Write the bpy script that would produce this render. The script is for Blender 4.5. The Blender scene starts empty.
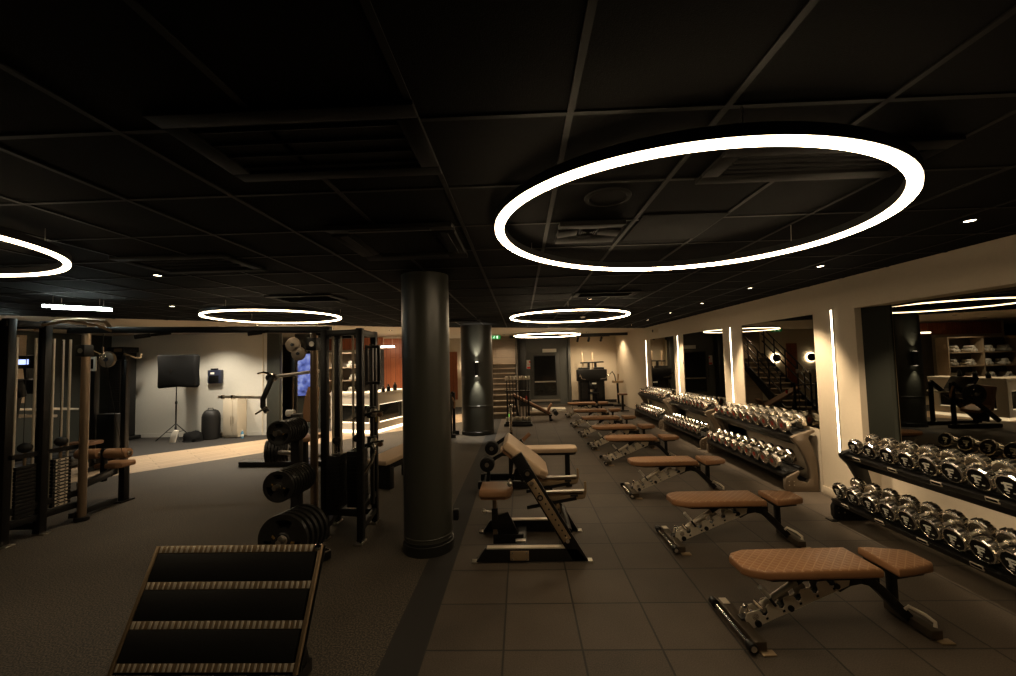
import bpy, bmesh, math, random
from math import pi, sin, cos, radians, sqrt, atan2
from mathutils import Vector, Matrix, Euler
random.seed(7)
scene = bpy.context.scene
COL = scene.collection

# ------------------------------------------------------------------ materials
def new_mat(name):
    m = bpy.data.materials.new(name); m.use_nodes = True
    nt = m.node_tree
    return m, nt, nt.nodes['Principled BSDF']

def plain(name, col, rough=0.5, metal=0.0, spec=0.5, noise=0.0, bump=0.0, scale=60.0, coat=0.0):
    m, nt, b = new_mat(name)
    b.inputs['Base Color'].default_value = (*col, 1)
    b.inputs['Roughness'].default_value = rough
    b.inputs['Metallic'].default_value = metal
    b.inputs['Specular IOR Level'].default_value = spec
    b.inputs['Coat Weight'].default_value = coat
    tc = nt.nodes.new('ShaderNodeTexCoord')
    n = nt.nodes.new('ShaderNodeTexNoise'); n.inputs['Scale'].default_value = scale
    n.inputs['Detail'].default_value = 4
    nt.links.new(tc.outputs['Object'], n.inputs['Vector'])
    if noise > 0:
        mx = nt.nodes.new('ShaderNodeMix'); mx.data_type = 'RGBA'
        mx.inputs[6].default_value = (*[c*(1-noise) for c in col], 1)
        mx.inputs[7].default_value = (*[min(1, c*(1+noise)) for c in col], 1)
        nt.links.new(n.outputs['Fac'], mx.inputs[0]); nt.links.new(mx.outputs[2], b.inputs['Base Color'])
    rr = nt.nodes.new('ShaderNodeMapRange')
    rr.inputs['To Min'].default_value = max(0.02, rough-(0.012 if metal > 0.9 else 0.06)); rr.inputs['To Max'].default_value = min(1, rough+(0.012 if metal > 0.9 else 0.06))
    nt.links.new(n.outputs['Fac'], rr.inputs['Value']); nt.links.new(rr.outputs['Result'], b.inputs['Roughness'])
    if bump > 0:
        bp = nt.nodes.new('ShaderNodeBump'); bp.inputs['Strength'].default_value = bump
        bp.inputs['Distance'].default_value = 0.004
        nt.links.new(n.outputs['Fac'], bp.inputs['Height']); nt.links.new(bp.outputs['Normal'], b.inputs['Normal'])
    return m

def emit(name, col, strength):
    m, nt, b = new_mat(name)
    b.inputs['Base Color'].default_value = (*col, 1)
    b.inputs['Emission Color'].default_value = (*col, 1)
    b.inputs['Emission Strength'].default_value = strength
    return m

def math_node(nt, op, a=None, b=None, c=None):
    n = nt.nodes.new('ShaderNodeMath'); n.operation = op
    for i, v in enumerate((a, b, c)):
        if v is None: continue
        if isinstance(v, (int, float)): n.inputs[i].default_value = v
        else: nt.links.new(v, n.inputs[i])
    return n.outputs[0]

def tile_floor_mat():
    m, nt, b = new_mat('rubber_tiles')
    tc = nt.nodes.new('ShaderNodeTexCoord'); sp = nt.nodes.new('ShaderNodeSeparateXYZ')
    nt.links.new(tc.outputs['Object'], sp.inputs[0])
    def edge(o, off):
        s = math_node(nt, 'DIVIDE', math_node(nt, 'SUBTRACT', o, off), 0.5)
        fr = math_node(nt, 'FRACT', s)
        d = math_node(nt, 'MINIMUM', fr, math_node(nt, 'SUBTRACT', 1.0, fr))
        return math_node(nt, 'MULTIPLY', d, 0.5), math_node(nt, 'FLOOR', s)
    dx, ix = edge(sp.outputs[0], TILE_X0); dy, iy = edge(sp.outputs[1], TILE_Y0)
    d = math_node(nt, 'MINIMUM', dx, dy)
    seam = nt.nodes.new('ShaderNodeMapRange'); seam.inputs['From Min'].default_value = 0.0035
    seam.inputs['From Max'].default_value = 0.009; nt.links.new(d, seam.inputs['Value'])
    cv = nt.nodes.new('ShaderNodeCombineXYZ'); nt.links.new(ix, cv.inputs[0]); nt.links.new(iy, cv.inputs[1])
    wn = nt.nodes.new('ShaderNodeTexWhiteNoise'); nt.links.new(cv.outputs[0], wn.inputs['Vector'])
    n = nt.nodes.new('ShaderNodeTexNoise'); n.inputs['Scale'].default_value = 130; n.inputs['Detail'].default_value = 3
    nt.links.new(tc.outputs['Object'], n.inputs['Vector'])
    n2 = nt.nodes.new('ShaderNodeTexNoise'); n2.inputs['Scale'].default_value = 2.5; n2.inputs['Detail'].default_value = 4
    nt.links.new(tc.outputs['Object'], n2.inputs['Vector'])
    v = math_node(nt, 'MULTIPLY_ADD', wn.outputs['Value'], 0.22, 0.62)
    v = math_node(nt, 'ADD', v, math_node(nt, 'MULTIPLY', math_node(nt, 'SUBTRACT', n.outputs['Fac'], 0.5), 1.3))
    v = math_node(nt, 'ADD', v, math_node(nt, 'MULTIPLY', math_node(nt, 'SUBTRACT', n2.outputs['Fac'], 0.5), 0.5))
    v = math_node(nt, 'MULTIPLY', v, math_node(nt, 'MULTIPLY_ADD', seam.outputs[0], 0.8, 0.2))
    mx = nt.nodes.new('ShaderNodeMix'); mx.data_type = 'RGBA'; mx.clamp_factor = False
    mx.inputs[6].default_value = (0, 0, 0, 1); mx.inputs[7].default_value = (0.097, 0.073, 0.051, 1)
    nt.links.new(v, mx.inputs[0]); nt.links.new(mx.outputs[2], b.inputs['Base Color'])
    b.inputs['Roughness'].default_value = 0.62
    bp = nt.nodes.new('ShaderNodeBump'); bp.inputs['Strength'].default_value = 0.35; bp.inputs['Distance'].default_value = 0.003
    h = math_node(nt, 'ADD', seam.outputs[0], math_node(nt, 'MULTIPLY', n.outputs['Fac'], 0.4))
    nt.links.new(h, bp.inputs['Height']); nt.links.new(bp.outputs['Normal'], b.inputs['Normal'])
    return m

def speckle_mat():
    m, nt, b = new_mat('speckled_rubber')
    tc = nt.nodes.new('ShaderNodeTexCoord')
    n = nt.nodes.new('ShaderNodeTexNoise'); n.inputs['Scale'].default_value = 95; n.inputs['Detail'].default_value = 3
    nt.links.new(tc.outputs['Object'], n.inputs['Vector'])
    n2 = nt.nodes.new('ShaderNodeTexNoise'); n2.inputs['Scale'].default_value = 1.1; n2.inputs['Detail'].default_value = 5
    nt.links.new(tc.outputs['Object'], n2.inputs['Vector'])
    r = nt.nodes.new('ShaderNodeValToRGB')
    r.color_ramp.elements[0].position = 0.42; r.color_ramp.elements[0].color = (0.019, 0.016, 0.012, 1)
    r.color_ramp.elements[1].position = 0.66; r.color_ramp.elements[1].color = (0.13, 0.10, 0.067, 1)
    nt.links.new(n.outputs['Fac'], r.inputs[0])
    mx = nt.nodes.new('ShaderNodeMix'); mx.data_type = 'RGBA'; mx.blend_type = 'MULTIPLY'
    mx.inputs[0].default_value = 1.0
    k = nt.nodes.new('ShaderNodeMapRange'); k.inputs['To Min'].default_value = 0.6; k.inputs['To Max'].default_value = 1.35
    nt.links.new(n2.outputs['Fac'], k.inputs['Value'])
    nt.links.new(r.outputs[0], mx.inputs[6]); nt.links.new(k.outputs[0], mx.inputs[7])
    nt.links.new(mx.outputs[2], b.inputs['Base Color']); b.inputs['Roughness'].default_value = 0.75
    bp = nt.nodes.new('ShaderNodeBump'); bp.inputs['Strength'].default_value = 0.3; bp.inputs['Distance'].default_value = 0.003
    nt.links.new(n.outputs['Fac'], bp.inputs['Height']); nt.links.new(bp.outputs['Normal'], b.inputs['Normal'])
    return m

def plank_mat(name, c1, c2, width, length, axis=0, rough=0.5, rot=0.0):
    """boards: brick texture over object coordinates; axis 0 = boards lie in XY, 1 = in XZ (a wall), 2 = vertical boards in XZ"""
    m, nt, b = new_mat(name)
    tc = nt.nodes.new('ShaderNodeTexCoord'); mp = nt.nodes.new('ShaderNodeMapping')
    nt.links.new(tc.outputs['Object'], mp.inputs['Vector'])
    if axis == 1: mp.inputs['Rotation'].default_value = (-pi/2, 0, 0)
    elif axis == 2: mp.inputs['Rotation'].default_value = (-pi/2, 0, pi/2)
    else: mp.inputs['Rotation'].default_value = (0, 0, rot)
    br = nt.nodes.new('ShaderNodeTexBrick'); br.inputs['Scale'].default_value = 1
    br.inputs['Brick Width'].default_value = length; br.inputs['Row Height'].default_value = width
    br.inputs['Mortar Size'].default_value = 0.004
    br.inputs['Color1'].default_value = (*c1, 1); br.inputs['Color2'].default_value = (*c2, 1)
    br.inputs['Mortar'].default_value = (*[c*0.15 for c in c1], 1)
    nt.links.new(mp.outputs[0], br.inputs['Vector'])
    st = nt.nodes.new('ShaderNodeMapping'); st.inputs['Scale'].default_value = (2.5, 40, 40)
    nt.links.new(mp.outputs[0], st.inputs['Vector'])
    n = nt.nodes.new('ShaderNodeTexNoise'); n.inputs['Scale'].default_value = 1.5; n.inputs['Detail'].default_value = 6
    nt.links.new(st.outputs[0], n.inputs['Vector'])
    mx = nt.nodes.new('ShaderNodeMix'); mx.data_type = 'RGBA'; mx.blend_type = 'MULTIPLY'; mx.inputs[0].default_value = 1
    k = nt.nodes.new('ShaderNodeMapRange'); k.inputs['To Min'].default_value = 0.55; k.inputs['To Max'].default_value = 1.35
    nt.links.new(n.outputs['Fac'], k.inputs['Value'])
    nt.links.new(br.outputs['Color'], mx.inputs[6]); nt.links.new(k.outputs[0], mx.inputs[7])
    nt.links.new(mx.outputs[2], b.inputs['Base Color']); b.inputs['Roughness'].default_value = rough
    bp = nt.nodes.new('ShaderNodeBump'); bp.inputs['Strength'].default_value = 0.4; bp.inputs['Distance'].default_value = 0.004
    inv = math_node(nt, 'SUBTRACT', 1.0, br.outputs['Fac'])
    nt.links.new(inv, bp.inputs['Height']); nt.links.new(bp.outputs['Normal'], b.inputs['Normal'])
    return m

def quilt_mat(name, col, line, cell=0.042):
    m, nt, b = new_mat(name)
    tc = nt.nodes.new('ShaderNodeTexCoord'); mp = nt.nodes.new('ShaderNodeMapping')
    mp.inputs['Rotation'].default_value = (0, 0, radians(45))
    mp.inputs['Scale'].default_value = (1/cell, 1/cell, 1/cell)
    nt.links.new(tc.outputs['Object'], mp.inputs['Vector'])
    sp = nt.nodes.new('ShaderNodeSeparateXYZ'); nt.links.new(mp.outputs[0], sp.inputs[0])
    def e(o):
        f = math_node(nt, 'FRACT', o)
        return math_node(nt, 'MINIMUM', f, math_node(nt, 'SUBTRACT', 1.0, f))
    d = math_node(nt, 'MINIMUM', e(sp.outputs[0]), e(sp.outputs[1]))
    s = nt.nodes.new('ShaderNodeMapRange'); s.inputs['From Min'].default_value = 0.03; s.inputs['From Max'].default_value = 0.10
    nt.links.new(d, s.inputs['Value'])
    geo = nt.nodes.new('ShaderNodeNewGeometry')
    sn = nt.nodes.new('ShaderNodeSeparateXYZ'); nt.links.new(tc.outputs['Normal'], sn.inputs[0])
    up = math_node(nt, 'GREATER_THAN', sn.outputs[2], 0.6)
    fac = math_node(nt, 'MULTIPLY', math_node(nt, 'SUBTRACT', 1.0, s.outputs[0]), up)
    n = nt.nodes.new('ShaderNodeTexNoise'); n.inputs['Scale'].default_value = 9; nt.links.new(tc.outputs['Object'], n.inputs['Vector'])
    base = nt.nodes.new('ShaderNodeMix'); base.data_type = 'RGBA'
    base.inputs[6].default_value = (*[c*0.82 for c in col], 1); base.inputs[7].default_value = (*[c*1.15 for c in col], 1)
    nt.links.new(n.outputs['Fac'], base.inputs[0])
    mx = nt.nodes.new('ShaderNodeMix'); mx.data_type = 'RGBA'; nt.links.new(fac, mx.inputs[0])
    nt.links.new(base.outputs[2], mx.inputs[6]); mx.inputs[7].default_value = (*line, 1)
    nt.links.new(mx.outputs[2], b.inputs['Base Color']); b.inputs['Roughness'].default_value = 0.42
    bp = nt.nodes.new('ShaderNodeBump'); bp.inputs['Strength'].default_value = 0.5; bp.inputs['Distance'].default_value = 0.006
    puff = math_node(nt, 'MULTIPLY', math_node(nt, 'SQRT', d), up)
    nt.links.new(puff, bp.inputs['Height']); nt.links.new(bp.outputs['Normal'], b.inputs['Normal'])
    return m

def mesh_grille_mat(name, col, cell=0.02):
    m, nt, b = new_mat(name)
    tc = nt.nodes.new('ShaderNodeTexCoord')
    v = nt.nodes.new('ShaderNodeTexVoronoi'); v.inputs['Scale'].default_value = 1/cell; v.inputs['Randomness'].default_value = 0
    nt.links.new(tc.outputs['Object'], v.inputs['Vector'])
    g = math_node(nt, 'GREATER_THAN', v.outputs['Distance'], 0.34)
    mx = nt.nodes.new('ShaderNodeMix'); mx.data_type = 'RGBA'; nt.links.new(g, mx.inputs[0])
    mx.inputs[6].default_value = (0.002, 0.002, 0.002, 1); mx.inputs[7].default_value = (*col, 1)
    nt.links.new(mx.outputs[2], b.inputs['Base Color']); b.inputs['Roughness'].default_value = 0.8; b.inputs['Specular IOR Level'].default_value = 0.08
    return m

TILE_X0, TILE_Y0 = -0.66, 4.22
M = {}
M['tiles'] = tile_floor_mat()
M['speckle'] = speckle_mat()
M['dark_rubber'] = plain('dark_rubber', (0.015, 0.0125, 0.010), 0.75, noise=0.3, bump=0.25, scale=150)
M['oak_floor'] = plank_mat('oak_floor', (0.50, 0.37, 0.24), (0.42, 0.30, 0.19), 0.19, 1.3, 0, 0.45, radians(-49))
M['ceil_tile'] = plain('black_ceiling_tile', (0.0035, 0.003, 0.0025), 0.9, spec=0.08, noise=0.25, bump=0.3, scale=240)
M['ceil_bar'] = plain('ceiling_bar', (0.0075, 0.0065, 0.0053), 0.6, spec=0.15)
M['vent'] = plain('vent_metal', (0.006, 0.0052, 0.0045), 0.7, spec=0.12)
M['vent_dark'] = plain('vent_recess', (0.004, 0.004, 0.004), 0.9)
M['perf'] = mesh_grille_mat('perforated_tile', (0.0045, 0.004, 0.0035))
M['beige'] = plain('beige_plaster', (0.56, 0.475, 0.36), 0.85, spec=0.25, noise=0.05, bump=0.12, scale=35)
M['white_wall'] = plain('white_plaster', (0.52, 0.505, 0.455), 0.85, spec=0.25, noise=0.06, bump=0.12, scale=20)
M['white_ceiling'] = plain('white_ceiling', (0.55, 0.48, 0.38), 0.9, noise=0.04, scale=15)
M['green_dark'] = plain('dark_green_paint', (0.032, 0.034, 0.027), 0.5, noise=0.1, scale=8)
M['reveal'] = plain('dark_reveal_paint', (0.017, 0.018, 0.013), 0.7, spec=0.2)
M['door_paint'] = plain('door_grey_paint', (0.068, 0.068, 0.060), 0.5, noise=0.08, scale=8)
M['pillar'] = plain('pillar_gloss_paint', (0.036, 0.036, 0.029), 0.36, noise=0.06, scale=6, spec=0.45)
M['black_trim'] = plain('black_trim', (0.010, 0.010, 0.009), 0.4)
M['black_metal'] = plain('black_powder_coat', (0.0065, 0.006, 0.0055), 0.36, spec=0.35, noise=0.1, scale=90)
M['dark_metal'] = plain('dark_machine_metal', (0.014, 0.0125, 0.011), 0.38, metal=0.3, noise=0.1)
M['chrome'] = plain('chrome', (0.80, 0.76, 0.70), 0.12, metal=1.0)
M['rim'] = plain('chrome_rim', (0.86, 0.80, 0.70), 0.24, metal=1.0)
M['steel'] = plain('brushed_steel', (0.62, 0.57, 0.50), 0.28, metal=1.0, noise=0.05)
M['nickel'] = plain('satin_nickel_plate', (0.76, 0.67, 0.54), 0.38, metal=0.4, noise=0.06)
M['champagne'] = plain('champagne_metal', (0.20, 0.155, 0.11), 0.42, metal=0.4, noise=0.06)
M['bronze_dark'] = plain('dark_bronze_metal', (0.085, 0.066, 0.045), 0.34, metal=0.6, noise=0.08)
M['tan_metal'] = plain('tan_metal', (0.36, 0.26, 0.155), 0.42, metal=0.6, noise=0.08)
M['bronze_tube'] = plain('bronze_tube', (0.34, 0.25, 0.17), 0.30, metal=0.85)
M['leather'] = quilt_mat('quilted_leather', (0.33, 0.162, 0.074), (0.45, 0.26, 0.135))
M['leather_plain'] = plain('tan_leather', (0.30, 0.158, 0.078), 0.45, noise=0.12, scale=30, bump=0.1)
M['leather_pale'] = plain('pale_leather', (0.52, 0.37, 0.24), 0.5, noise=0.08, scale=30, bump=0.1)
M['leather_dark'] = plain('brown_leather', (0.20, 0.10, 0.05), 0.5, noise=0.12, scale=30)
M['rubber'] = plain('black_rubber', (0.009, 0.0085, 0.008), 0.55, spec=0.3, noise=0.2, scale=120, bump=0.15)
M['plate_iron'] = plain('rubber_coated_iron', (0.012, 0.0112, 0.010), 0.40, noise=0.15, scale=60)
M['slot'] = plain('slot_black', (0.003, 0.003, 0.003), 0.8)
M['black_face'] = plain('black_gloss_face', (0.006, 0.006, 0.006), 0.25)
M['white_mark'] = plain('white_print', (0.95, 0.91, 0.82), 0.5)
M['red_mark'] = plain('red_print', (0.9, 0.03, 0.015), 0.5)
M['gold'] = plain('gold_print', (0.60, 0.38, 0.12), 0.4, metal=0.6)
M['mirror'] = plain('tinted_mirror', (0.16, 0.15, 0.125), 0.02, metal=1.0)
M['mirror'].node_tree.nodes['Principled BSDF'].inputs['Roughness'].default_value = 0.0
for l in list(M['mirror'].node_tree.links):
    if l.to_socket.name == 'Roughness': M['mirror'].node_tree.links.remove(l)
M['glass_dark'] = plain('dark_glass', (0.010, 0.010, 0.009), 0.06, spec=0.6)
M['white_plastic'] = plain('white_plastic', (0.72, 0.68, 0.60), 0.45)
M['cream_cabinet'] = plain('cream_cabinet', (0.52, 0.46, 0.36), 0.6, noise=0.04, scale=10)
M['cloth_black'] = plain('black_cloth', (0.006, 0.006, 0.006), 0.9, spec=0.1, noise=0.2, scale=80)
M['cloth_white'] = plain('white_towel', (0.78, 0.73, 0.64), 0.95, noise=0.06, bump=0.4, scale=120)
M['navy'] = plain('navy_plastic', (0.018, 0.022, 0.045), 0.4)
M['wood_dark'] = plank_mat('grey_plank_wall', (0.19, 0.145, 0.105), (0.24, 0.185, 0.135), 0.32, 1.9, 1, 0.6)
M['wood_black'] = plank_mat('black_plank_wall', (0.03, 0.025, 0.02), (0.04, 0.033, 0.027), 0.24, 1.5, 1, 0.6)
M['tread'] = plain('stair_tread_wood', (0.22, 0.165, 0.115), 0.55, noise=0.2, scale=14)
M['riser'] = plain('stair_riser', (0.09, 0.07, 0.05), 0.7, noise=0.1, scale=14)
M['red_wood'] = plank_mat('red_wood_slats', (0.30, 0.085, 0.032), (0.36, 0.11, 0.042), 0.16, 4.0, 2, 0.45)
M['shelf_wood'] = plain('shelf_oak', (0.42, 0.31, 0.20), 0.55, noise=0.15, scale=14)
M['ring'] = emit('ring_light', (1.0, 0.76, 0.47), 21.0)
M['ring_dim'] = emit('ring_light_dimmed', (1.0, 0.78, 0.50), 11.0)
M['strip'] = emit('led_strip', (1.0, 0.84, 0.62), 9.0)
M['tube'] = emit('cool_tube_light', (0.88, 1.0, 0.92), 20.0)
M['bar_light'] = emit('warm_bar_light', (1.0, 0.85, 0.62), 14.0)
M['down'] = emit('downlight', (1.0, 0.82, 0.58), 9.0)
M['desk_glow'] = emit('desk_glow', (1.0, 0.82, 0.55), 2.4)
M['screen_blue'] = emit('blue_screen', (0.22, 0.30, 0.62), 0.75)
M['screen_small'] = emit('small_screen', (0.45, 0.55, 1.0), 1.2)
M['sconce_glow'] = emit('sconce_lamp', (1.0, 0.88, 0.68), 14.0)
M['halo'] = emit('halo_lamp', (1.0, 0.86, 0.62), 26.0)
M['exit_green'] = emit('exit_green', (0.02, 0.32, 0.06), 0.35)
M['exit_white'] = emit('exit_white', (0.7, 1.0, 0.75), 0.9)
M['green_led'] = emit('green_led', (0.25, 0.9, 0.1), 1.0)
M['white_sign'] = plain('white_sign', (0.85, 0.82, 0.74), 0.5)
M['bottle'] = plain('blue_bottle', (0.12, 0.28, 0.42), 0.2)
M['yellow'] = plain('yellow_label', (0.65, 0.45, 0.06), 0.5)

# ------------------------------------------------------------------ mesh builder
class MB:
    def __init__(self, origin=(0, 0, 0)):
        self.bm = bmesh.new(); self.mats = []; self.o = Vector(origin)
    def mi(self, m):
        if m not in self.mats: self.mats.append(m)
        return self.mats.index(m)
    def _add(self, t, mat, mx=None):
        i = self.mi(mat)
        for f in t.faces: f.material_index = i; f.smooth = True
        if mx is not None: bmesh.ops.transform(t, matrix=mx, verts=t.verts)
        me = bpy.data.meshes.new('tmp'); t.to_mesh(me); t.free()
        self.bm.from_mesh(me); bpy.data.meshes.remove(me)
        return self
    def box(self, c, s, mat, rot=None, bev=0.0, seg=2):
        t = bmesh.new(); bmesh.ops.create_cube(t, size=1)
        bmesh.ops.transform(t, matrix=Matrix.Diagonal((*s, 1)), verts=t.verts)
        if bev > 0: bmesh.ops.bevel(t, geom=t.edges[:], offset=min(bev, 0.49*min(s)), segments=seg, profile=0.5, affect='EDGES')
        R = rot if isinstance(rot, Matrix) else (Euler(rot).to_matrix().to_4x4() if rot else Matrix())
        return self._add(t, mat, Matrix.Translation(c) @ R)
    def bar(self, p0, p1, w, h, mat, bev=0.0, up=(0, 0, 1)):
        """rectangular beam from p0 to p1: w across, h along 'up'"""
        p0, p1 = Vector(p0), Vector(p1); d = p1-p0; L = d.length; x = d.normalized()
        u = Vector(up)
        if abs(x.dot(u)) > 0.98: u = Vector((0, 1, 0))
        y = u.cross(x).normalized(); z = x.cross(y)
        R = Matrix((x, y, z)).transposed().to_4x4()
        return self.box((p0+p1)/2, (L, w, h), mat, R, bev)
    def cyl(self, p0, p1, r, mat, r2=None, seg=20, bev=0.0):
        p0, p1 = Vector(p0), Vector(p1); d = p1-p0
        t = bmesh.new()
        bmesh.ops.create_cone(t, cap_ends=True, segments=seg, radius1=r, radius2=r if r2 is None else r2, depth=d.length)
        if bev > 0:
            ed = [e for e in t.edges if len(e.link_faces) == 2 and any(len(f.verts) > 4 for f in e.link_faces)]
            bmesh.ops.bevel(t, geom=ed, offset=bev, segments=2, profile=0.5, affect='EDGES')
        q = d.to_track_quat('Z', 'Y').to_matrix().to_4x4()
        return self._add(t, mat, Matrix.Translation((p0+p1)/2) @ q)
    def sphere(self, c, r, mat, sc=(1, 1, 1), seg=16):
        t = bmesh.new(); bmesh.ops.create_uvsphere(t, u_segments=seg, v_segments=max(6, seg//2), radius=r)
        return self._add(t, mat, Matrix.Translation(c) @ Matrix.Diagonal((*sc, 1)))
    def tube(self, pts, r, mat, seg=10, closed=False):
        pts = [Vector(p) for p in pts]; n = len(pts); t = bmesh.new(); rings = []; prev = None
        for i, p in enumerate(pts):
            a = pts[(i-1) % n] if closed or i > 0 else p
            b = pts[(i+1) % n] if closed or i < n-1 else p
            d = (b-a).normalized()
            if prev is None:
                u = Vector((0, 0, 1)) if abs(d.z) < 0.9 else Vector((1, 0, 0))
                x = u.cross(d).normalized()
            else:
                x = (prev - d*prev.dot(d)).normalized()
            prev = x; y = d.cross(x)
            rings.append([t.verts.new(p + r*(cos(2*pi*k/seg)*x + sin(2*pi*k/seg)*y)) for k in range(seg)])
        for i in range(n if closed else n-1):
            A, B = rings[i], rings[(i+1) % n]
            for k in range(seg):
                t.faces.new((A[k], A[(k+1) % seg], B[(k+1) % seg], B[k]))
        if not closed:
            t.faces.new(rings[0][::-1]); t.faces.new(rings[-1])
        return self._add(t, mat)
    def prism(self, poly, h, mat, mx=None, bev=0.0, seg=2):
        """outline in XY extruded 0..h along Z, then transformed"""
        t = bmesh.new()
        vs = [t.verts.new((x, y, 0)) for x, y in poly]; f = t.faces.new(vs)
        if f.normal.z == 0: f.normal_update()
        r = bmesh.ops.extrude_face_region(t, geom=[f])
        bmesh.ops.translate(t, verts=[v for v in r['geom'] if isinstance(v, bmesh.types.BMVert)], vec=(0, 0, h))
        bmesh.ops.recalc_face_normals(t, faces=t.faces[:])
        if bev > 0:
            ed = [e for e in t.edges if len(e.link_faces) == 2 and any(abs(g.normal.z) > 0.9 for g in e.link_faces) and not all(abs(g.normal.z) > 0.9 for g in e.link_faces)]
            bmesh.ops.bevel(t, geom=ed, offset=bev, segments=seg, profile=0.5, affect='EDGES')
        return self._add(t, mat, mx)
    def lathe(self, prof, mat, mx=None, seg=32):
        """profile of (r, z) pairs turned about Z"""
        t = bmesh.new(); rings = []
        for r, z in prof:
            if r < 1e-6: rings.append([t.verts.new((0, 0, z))])
            else: rings.append([t.verts.new((r*cos(2*pi*k/seg), r*sin(2*pi*k/seg), z)) for k in range(seg)])
        for A, B in zip(rings, rings[1:]):
            for k in range(seg):
                k2 = (k+1) % seg
                if len(A) == 1 and len(B) == 1: continue
                if len(A) == 1: t.faces.new((A[0], B[k2], B[k]))
                elif len(B) == 1: t.faces.new((A[k], A[k2], B[0]))
                else: t.faces.new((A[k], A[k2], B[k2], B[k]))
        bmesh.ops.recalc_face_normals(t, faces=t.faces[:])
        return self._add(t, mat, mx)
    def poly(self, pts, mat):
        t = bmesh.new(); t.faces.new([t.verts.new(p) for p in pts])
        return self._add(t, mat)
    def mesh(self, name, angle=35):
        bmesh.ops.translate(self.bm, verts=self.bm.verts[:], vec=-self.o)
        me = bpy.data.meshes.new(name); self.bm.to_mesh(me); self.bm.free()
        for m in self.mats: me.materials.append(m)
        me.set_sharp_from_angle(angle=radians(angle))
        return me
    def build(self, name, parent=None, loc=None, rot=None, label=None, angle=35):
        o = bpy.data.objects.new(name, self.mesh(name, angle)); COL.objects.link(o)
        if parent is not None: o.parent = parent
        else: o.location = self.o
        if loc is not None: o.location = loc
        if rot is not None: o.rotation_euler = rot
        if label: o['label'] = label
        return o

def thing(name, label, cat, loc=(0, 0, 0), rotz=0.0, group=None, rot=None):
    o = bpy.data.objects.new(name, None); COL.objects.link(o)
    o.location = loc; o.rotation_euler = rot if rot else (0, 0, rotz); o.empty_display_size = 0.1
    o['label'] = label; o['category'] = cat
    if group: o['group'] = group
    return o
def tag(o, label, cat, group=None):
    o['label'] = label; o['category'] = cat
    if group: o['group'] = group
    return o
def struct(o): o['kind'] = 'structure'; return o
def dup(o, parent=None):
    c = o.copy(); COL.objects.link(c)
    if parent is not None: c.parent = parent
    for ch in list(o.children): dup(ch, c)
    return c
ORD = ['first', 'second', 'third', 'fourth', 'fifth', 'sixth', 'seventh', 'eighth', 'ninth', 'tenth', 'eleventh', 'twelfth']
def XZ(y=0):   # prism outline (x, z) standing up, extruded towards +Y from y
    return Matrix(((1, 0, 0, 0), (0, 0, 1, y), (0, 1, 0, 0), (0, 0, 0, 1)))
def YZ(x=0):   # prism outline (y, z), extruded along +X from x
    return Matrix(((0, 0, 1, x), (1, 0, 0, 0), (0, 1, 0, 0), (0, 0, 0, 1)))

H = 2.72       # ceiling height
WX = 3.90      # face of the columns and bulkhead on the right
MX = 4.115      # plane of the recessed mirrors

# ------------------------------------------------------------------ floor, ceiling, walls
m = MB()
FX0, FX1, FY0, FY1 = -11.2, 4.3, -1.5, 18.2
def quad(m, x0, x1, y0, y1, z, mat): m.poly([(x0, y0, z), (x1, y0, z), (x1, y1, z), (x0, y1, z)], mat)
quad(m, -0.66, FX1, FY0, FY1, 0, M['tiles'])
quad(m, -0.91, -0.66, FY0, FY1, 0, M['dark_rubber'])
# speckled rubber up to the oak path, oak path on the diagonal, dark rubber beyond it
PA = [(-11.2, 2.6), (-6.97, 7.20), (-5.52, 8.72), (-3.55, 10.9), (-0.91, 13.4)]
PB = [(-11.2, 5.6), (-8.55, 8.22), (-6.48, 10.22), (-4.6, 12.0), (-0.91, 15.6)]
m.poly([(-0.91, FY0, 0), (-0.91, 13.4, 0)] + [(x, y, 0) for x, y in PA[::-1][1:]] + [(-11.2, FY0, 0)], M['speckle'])
m.poly([(x, y, 0) for x, y in PA] + [(x, y, 0) for x, y in PB[::-1]], M['oak_floor'])
m.poly([(x, y, 0) for x, y in PB] + [(-0.91, FY1, 0), (-11.2, FY1, 0)], M['dark_rubber'])
struct(m.build('floor'))

EDGE = [(-11.2, 3.6), (-7.01, 6.93), (-6.09, 7.67), (-5.0, 8.75), (-3.23, 10.1), (-2.33, 10.62), (1.16, 12.05), (3.95, 13.1)]
m = MB()
m.prism([(3.95, FY0), *EDGE[::-1], (-11.2, FY0)], 0.03, M['ceil_tile'], Matrix.Translation((0, 0, H)))
def edge_y(x):
    for (x0, y0), (x1, y1) in zip(EDGE, EDGE[1:]):
        if x0 <= x <= x1: return y0 + (y1-y0)*(x-x0)/(x1-x0)
    return EDGE[-1][1]
def edge_x(y):
    for (x0, y0), (x1, y1) in zip(EDGE, EDGE[1:]):
        if y0 <= y <= y1: return x0 + (x1-x0)*(y-y0)/(y1-y0)
    return EDGE[0][0] if y < EDGE[0][1] else 3.95
x = 0.2 - 0.555*20
while x < 3.88:
    if x > -11.2: m.box((x, (FY0+edge_y(x))/2, H-0.002), (0.024, edge_y(x)-FY0, 0.008), M['ceil_bar'])
    x += 0.555
y = 2.05 - 0.6*5
while y < 13.0:
    x0 = edge_x(y) if y > EDGE[0][1] else -11.2
    m.box(((x0+3.9)/2, y, H-0.0015), (3.9-x0, 0.022, 0.007), M['ceil_bar'])
    y += 0.6
struct(m.build('ceiling'))
m = MB()
m.box((-3.5, 8.4, H+0.06), (15.6, 20, 0.05), M['white_ceiling'])
struct(m.build('ceiling_rear'))

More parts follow.
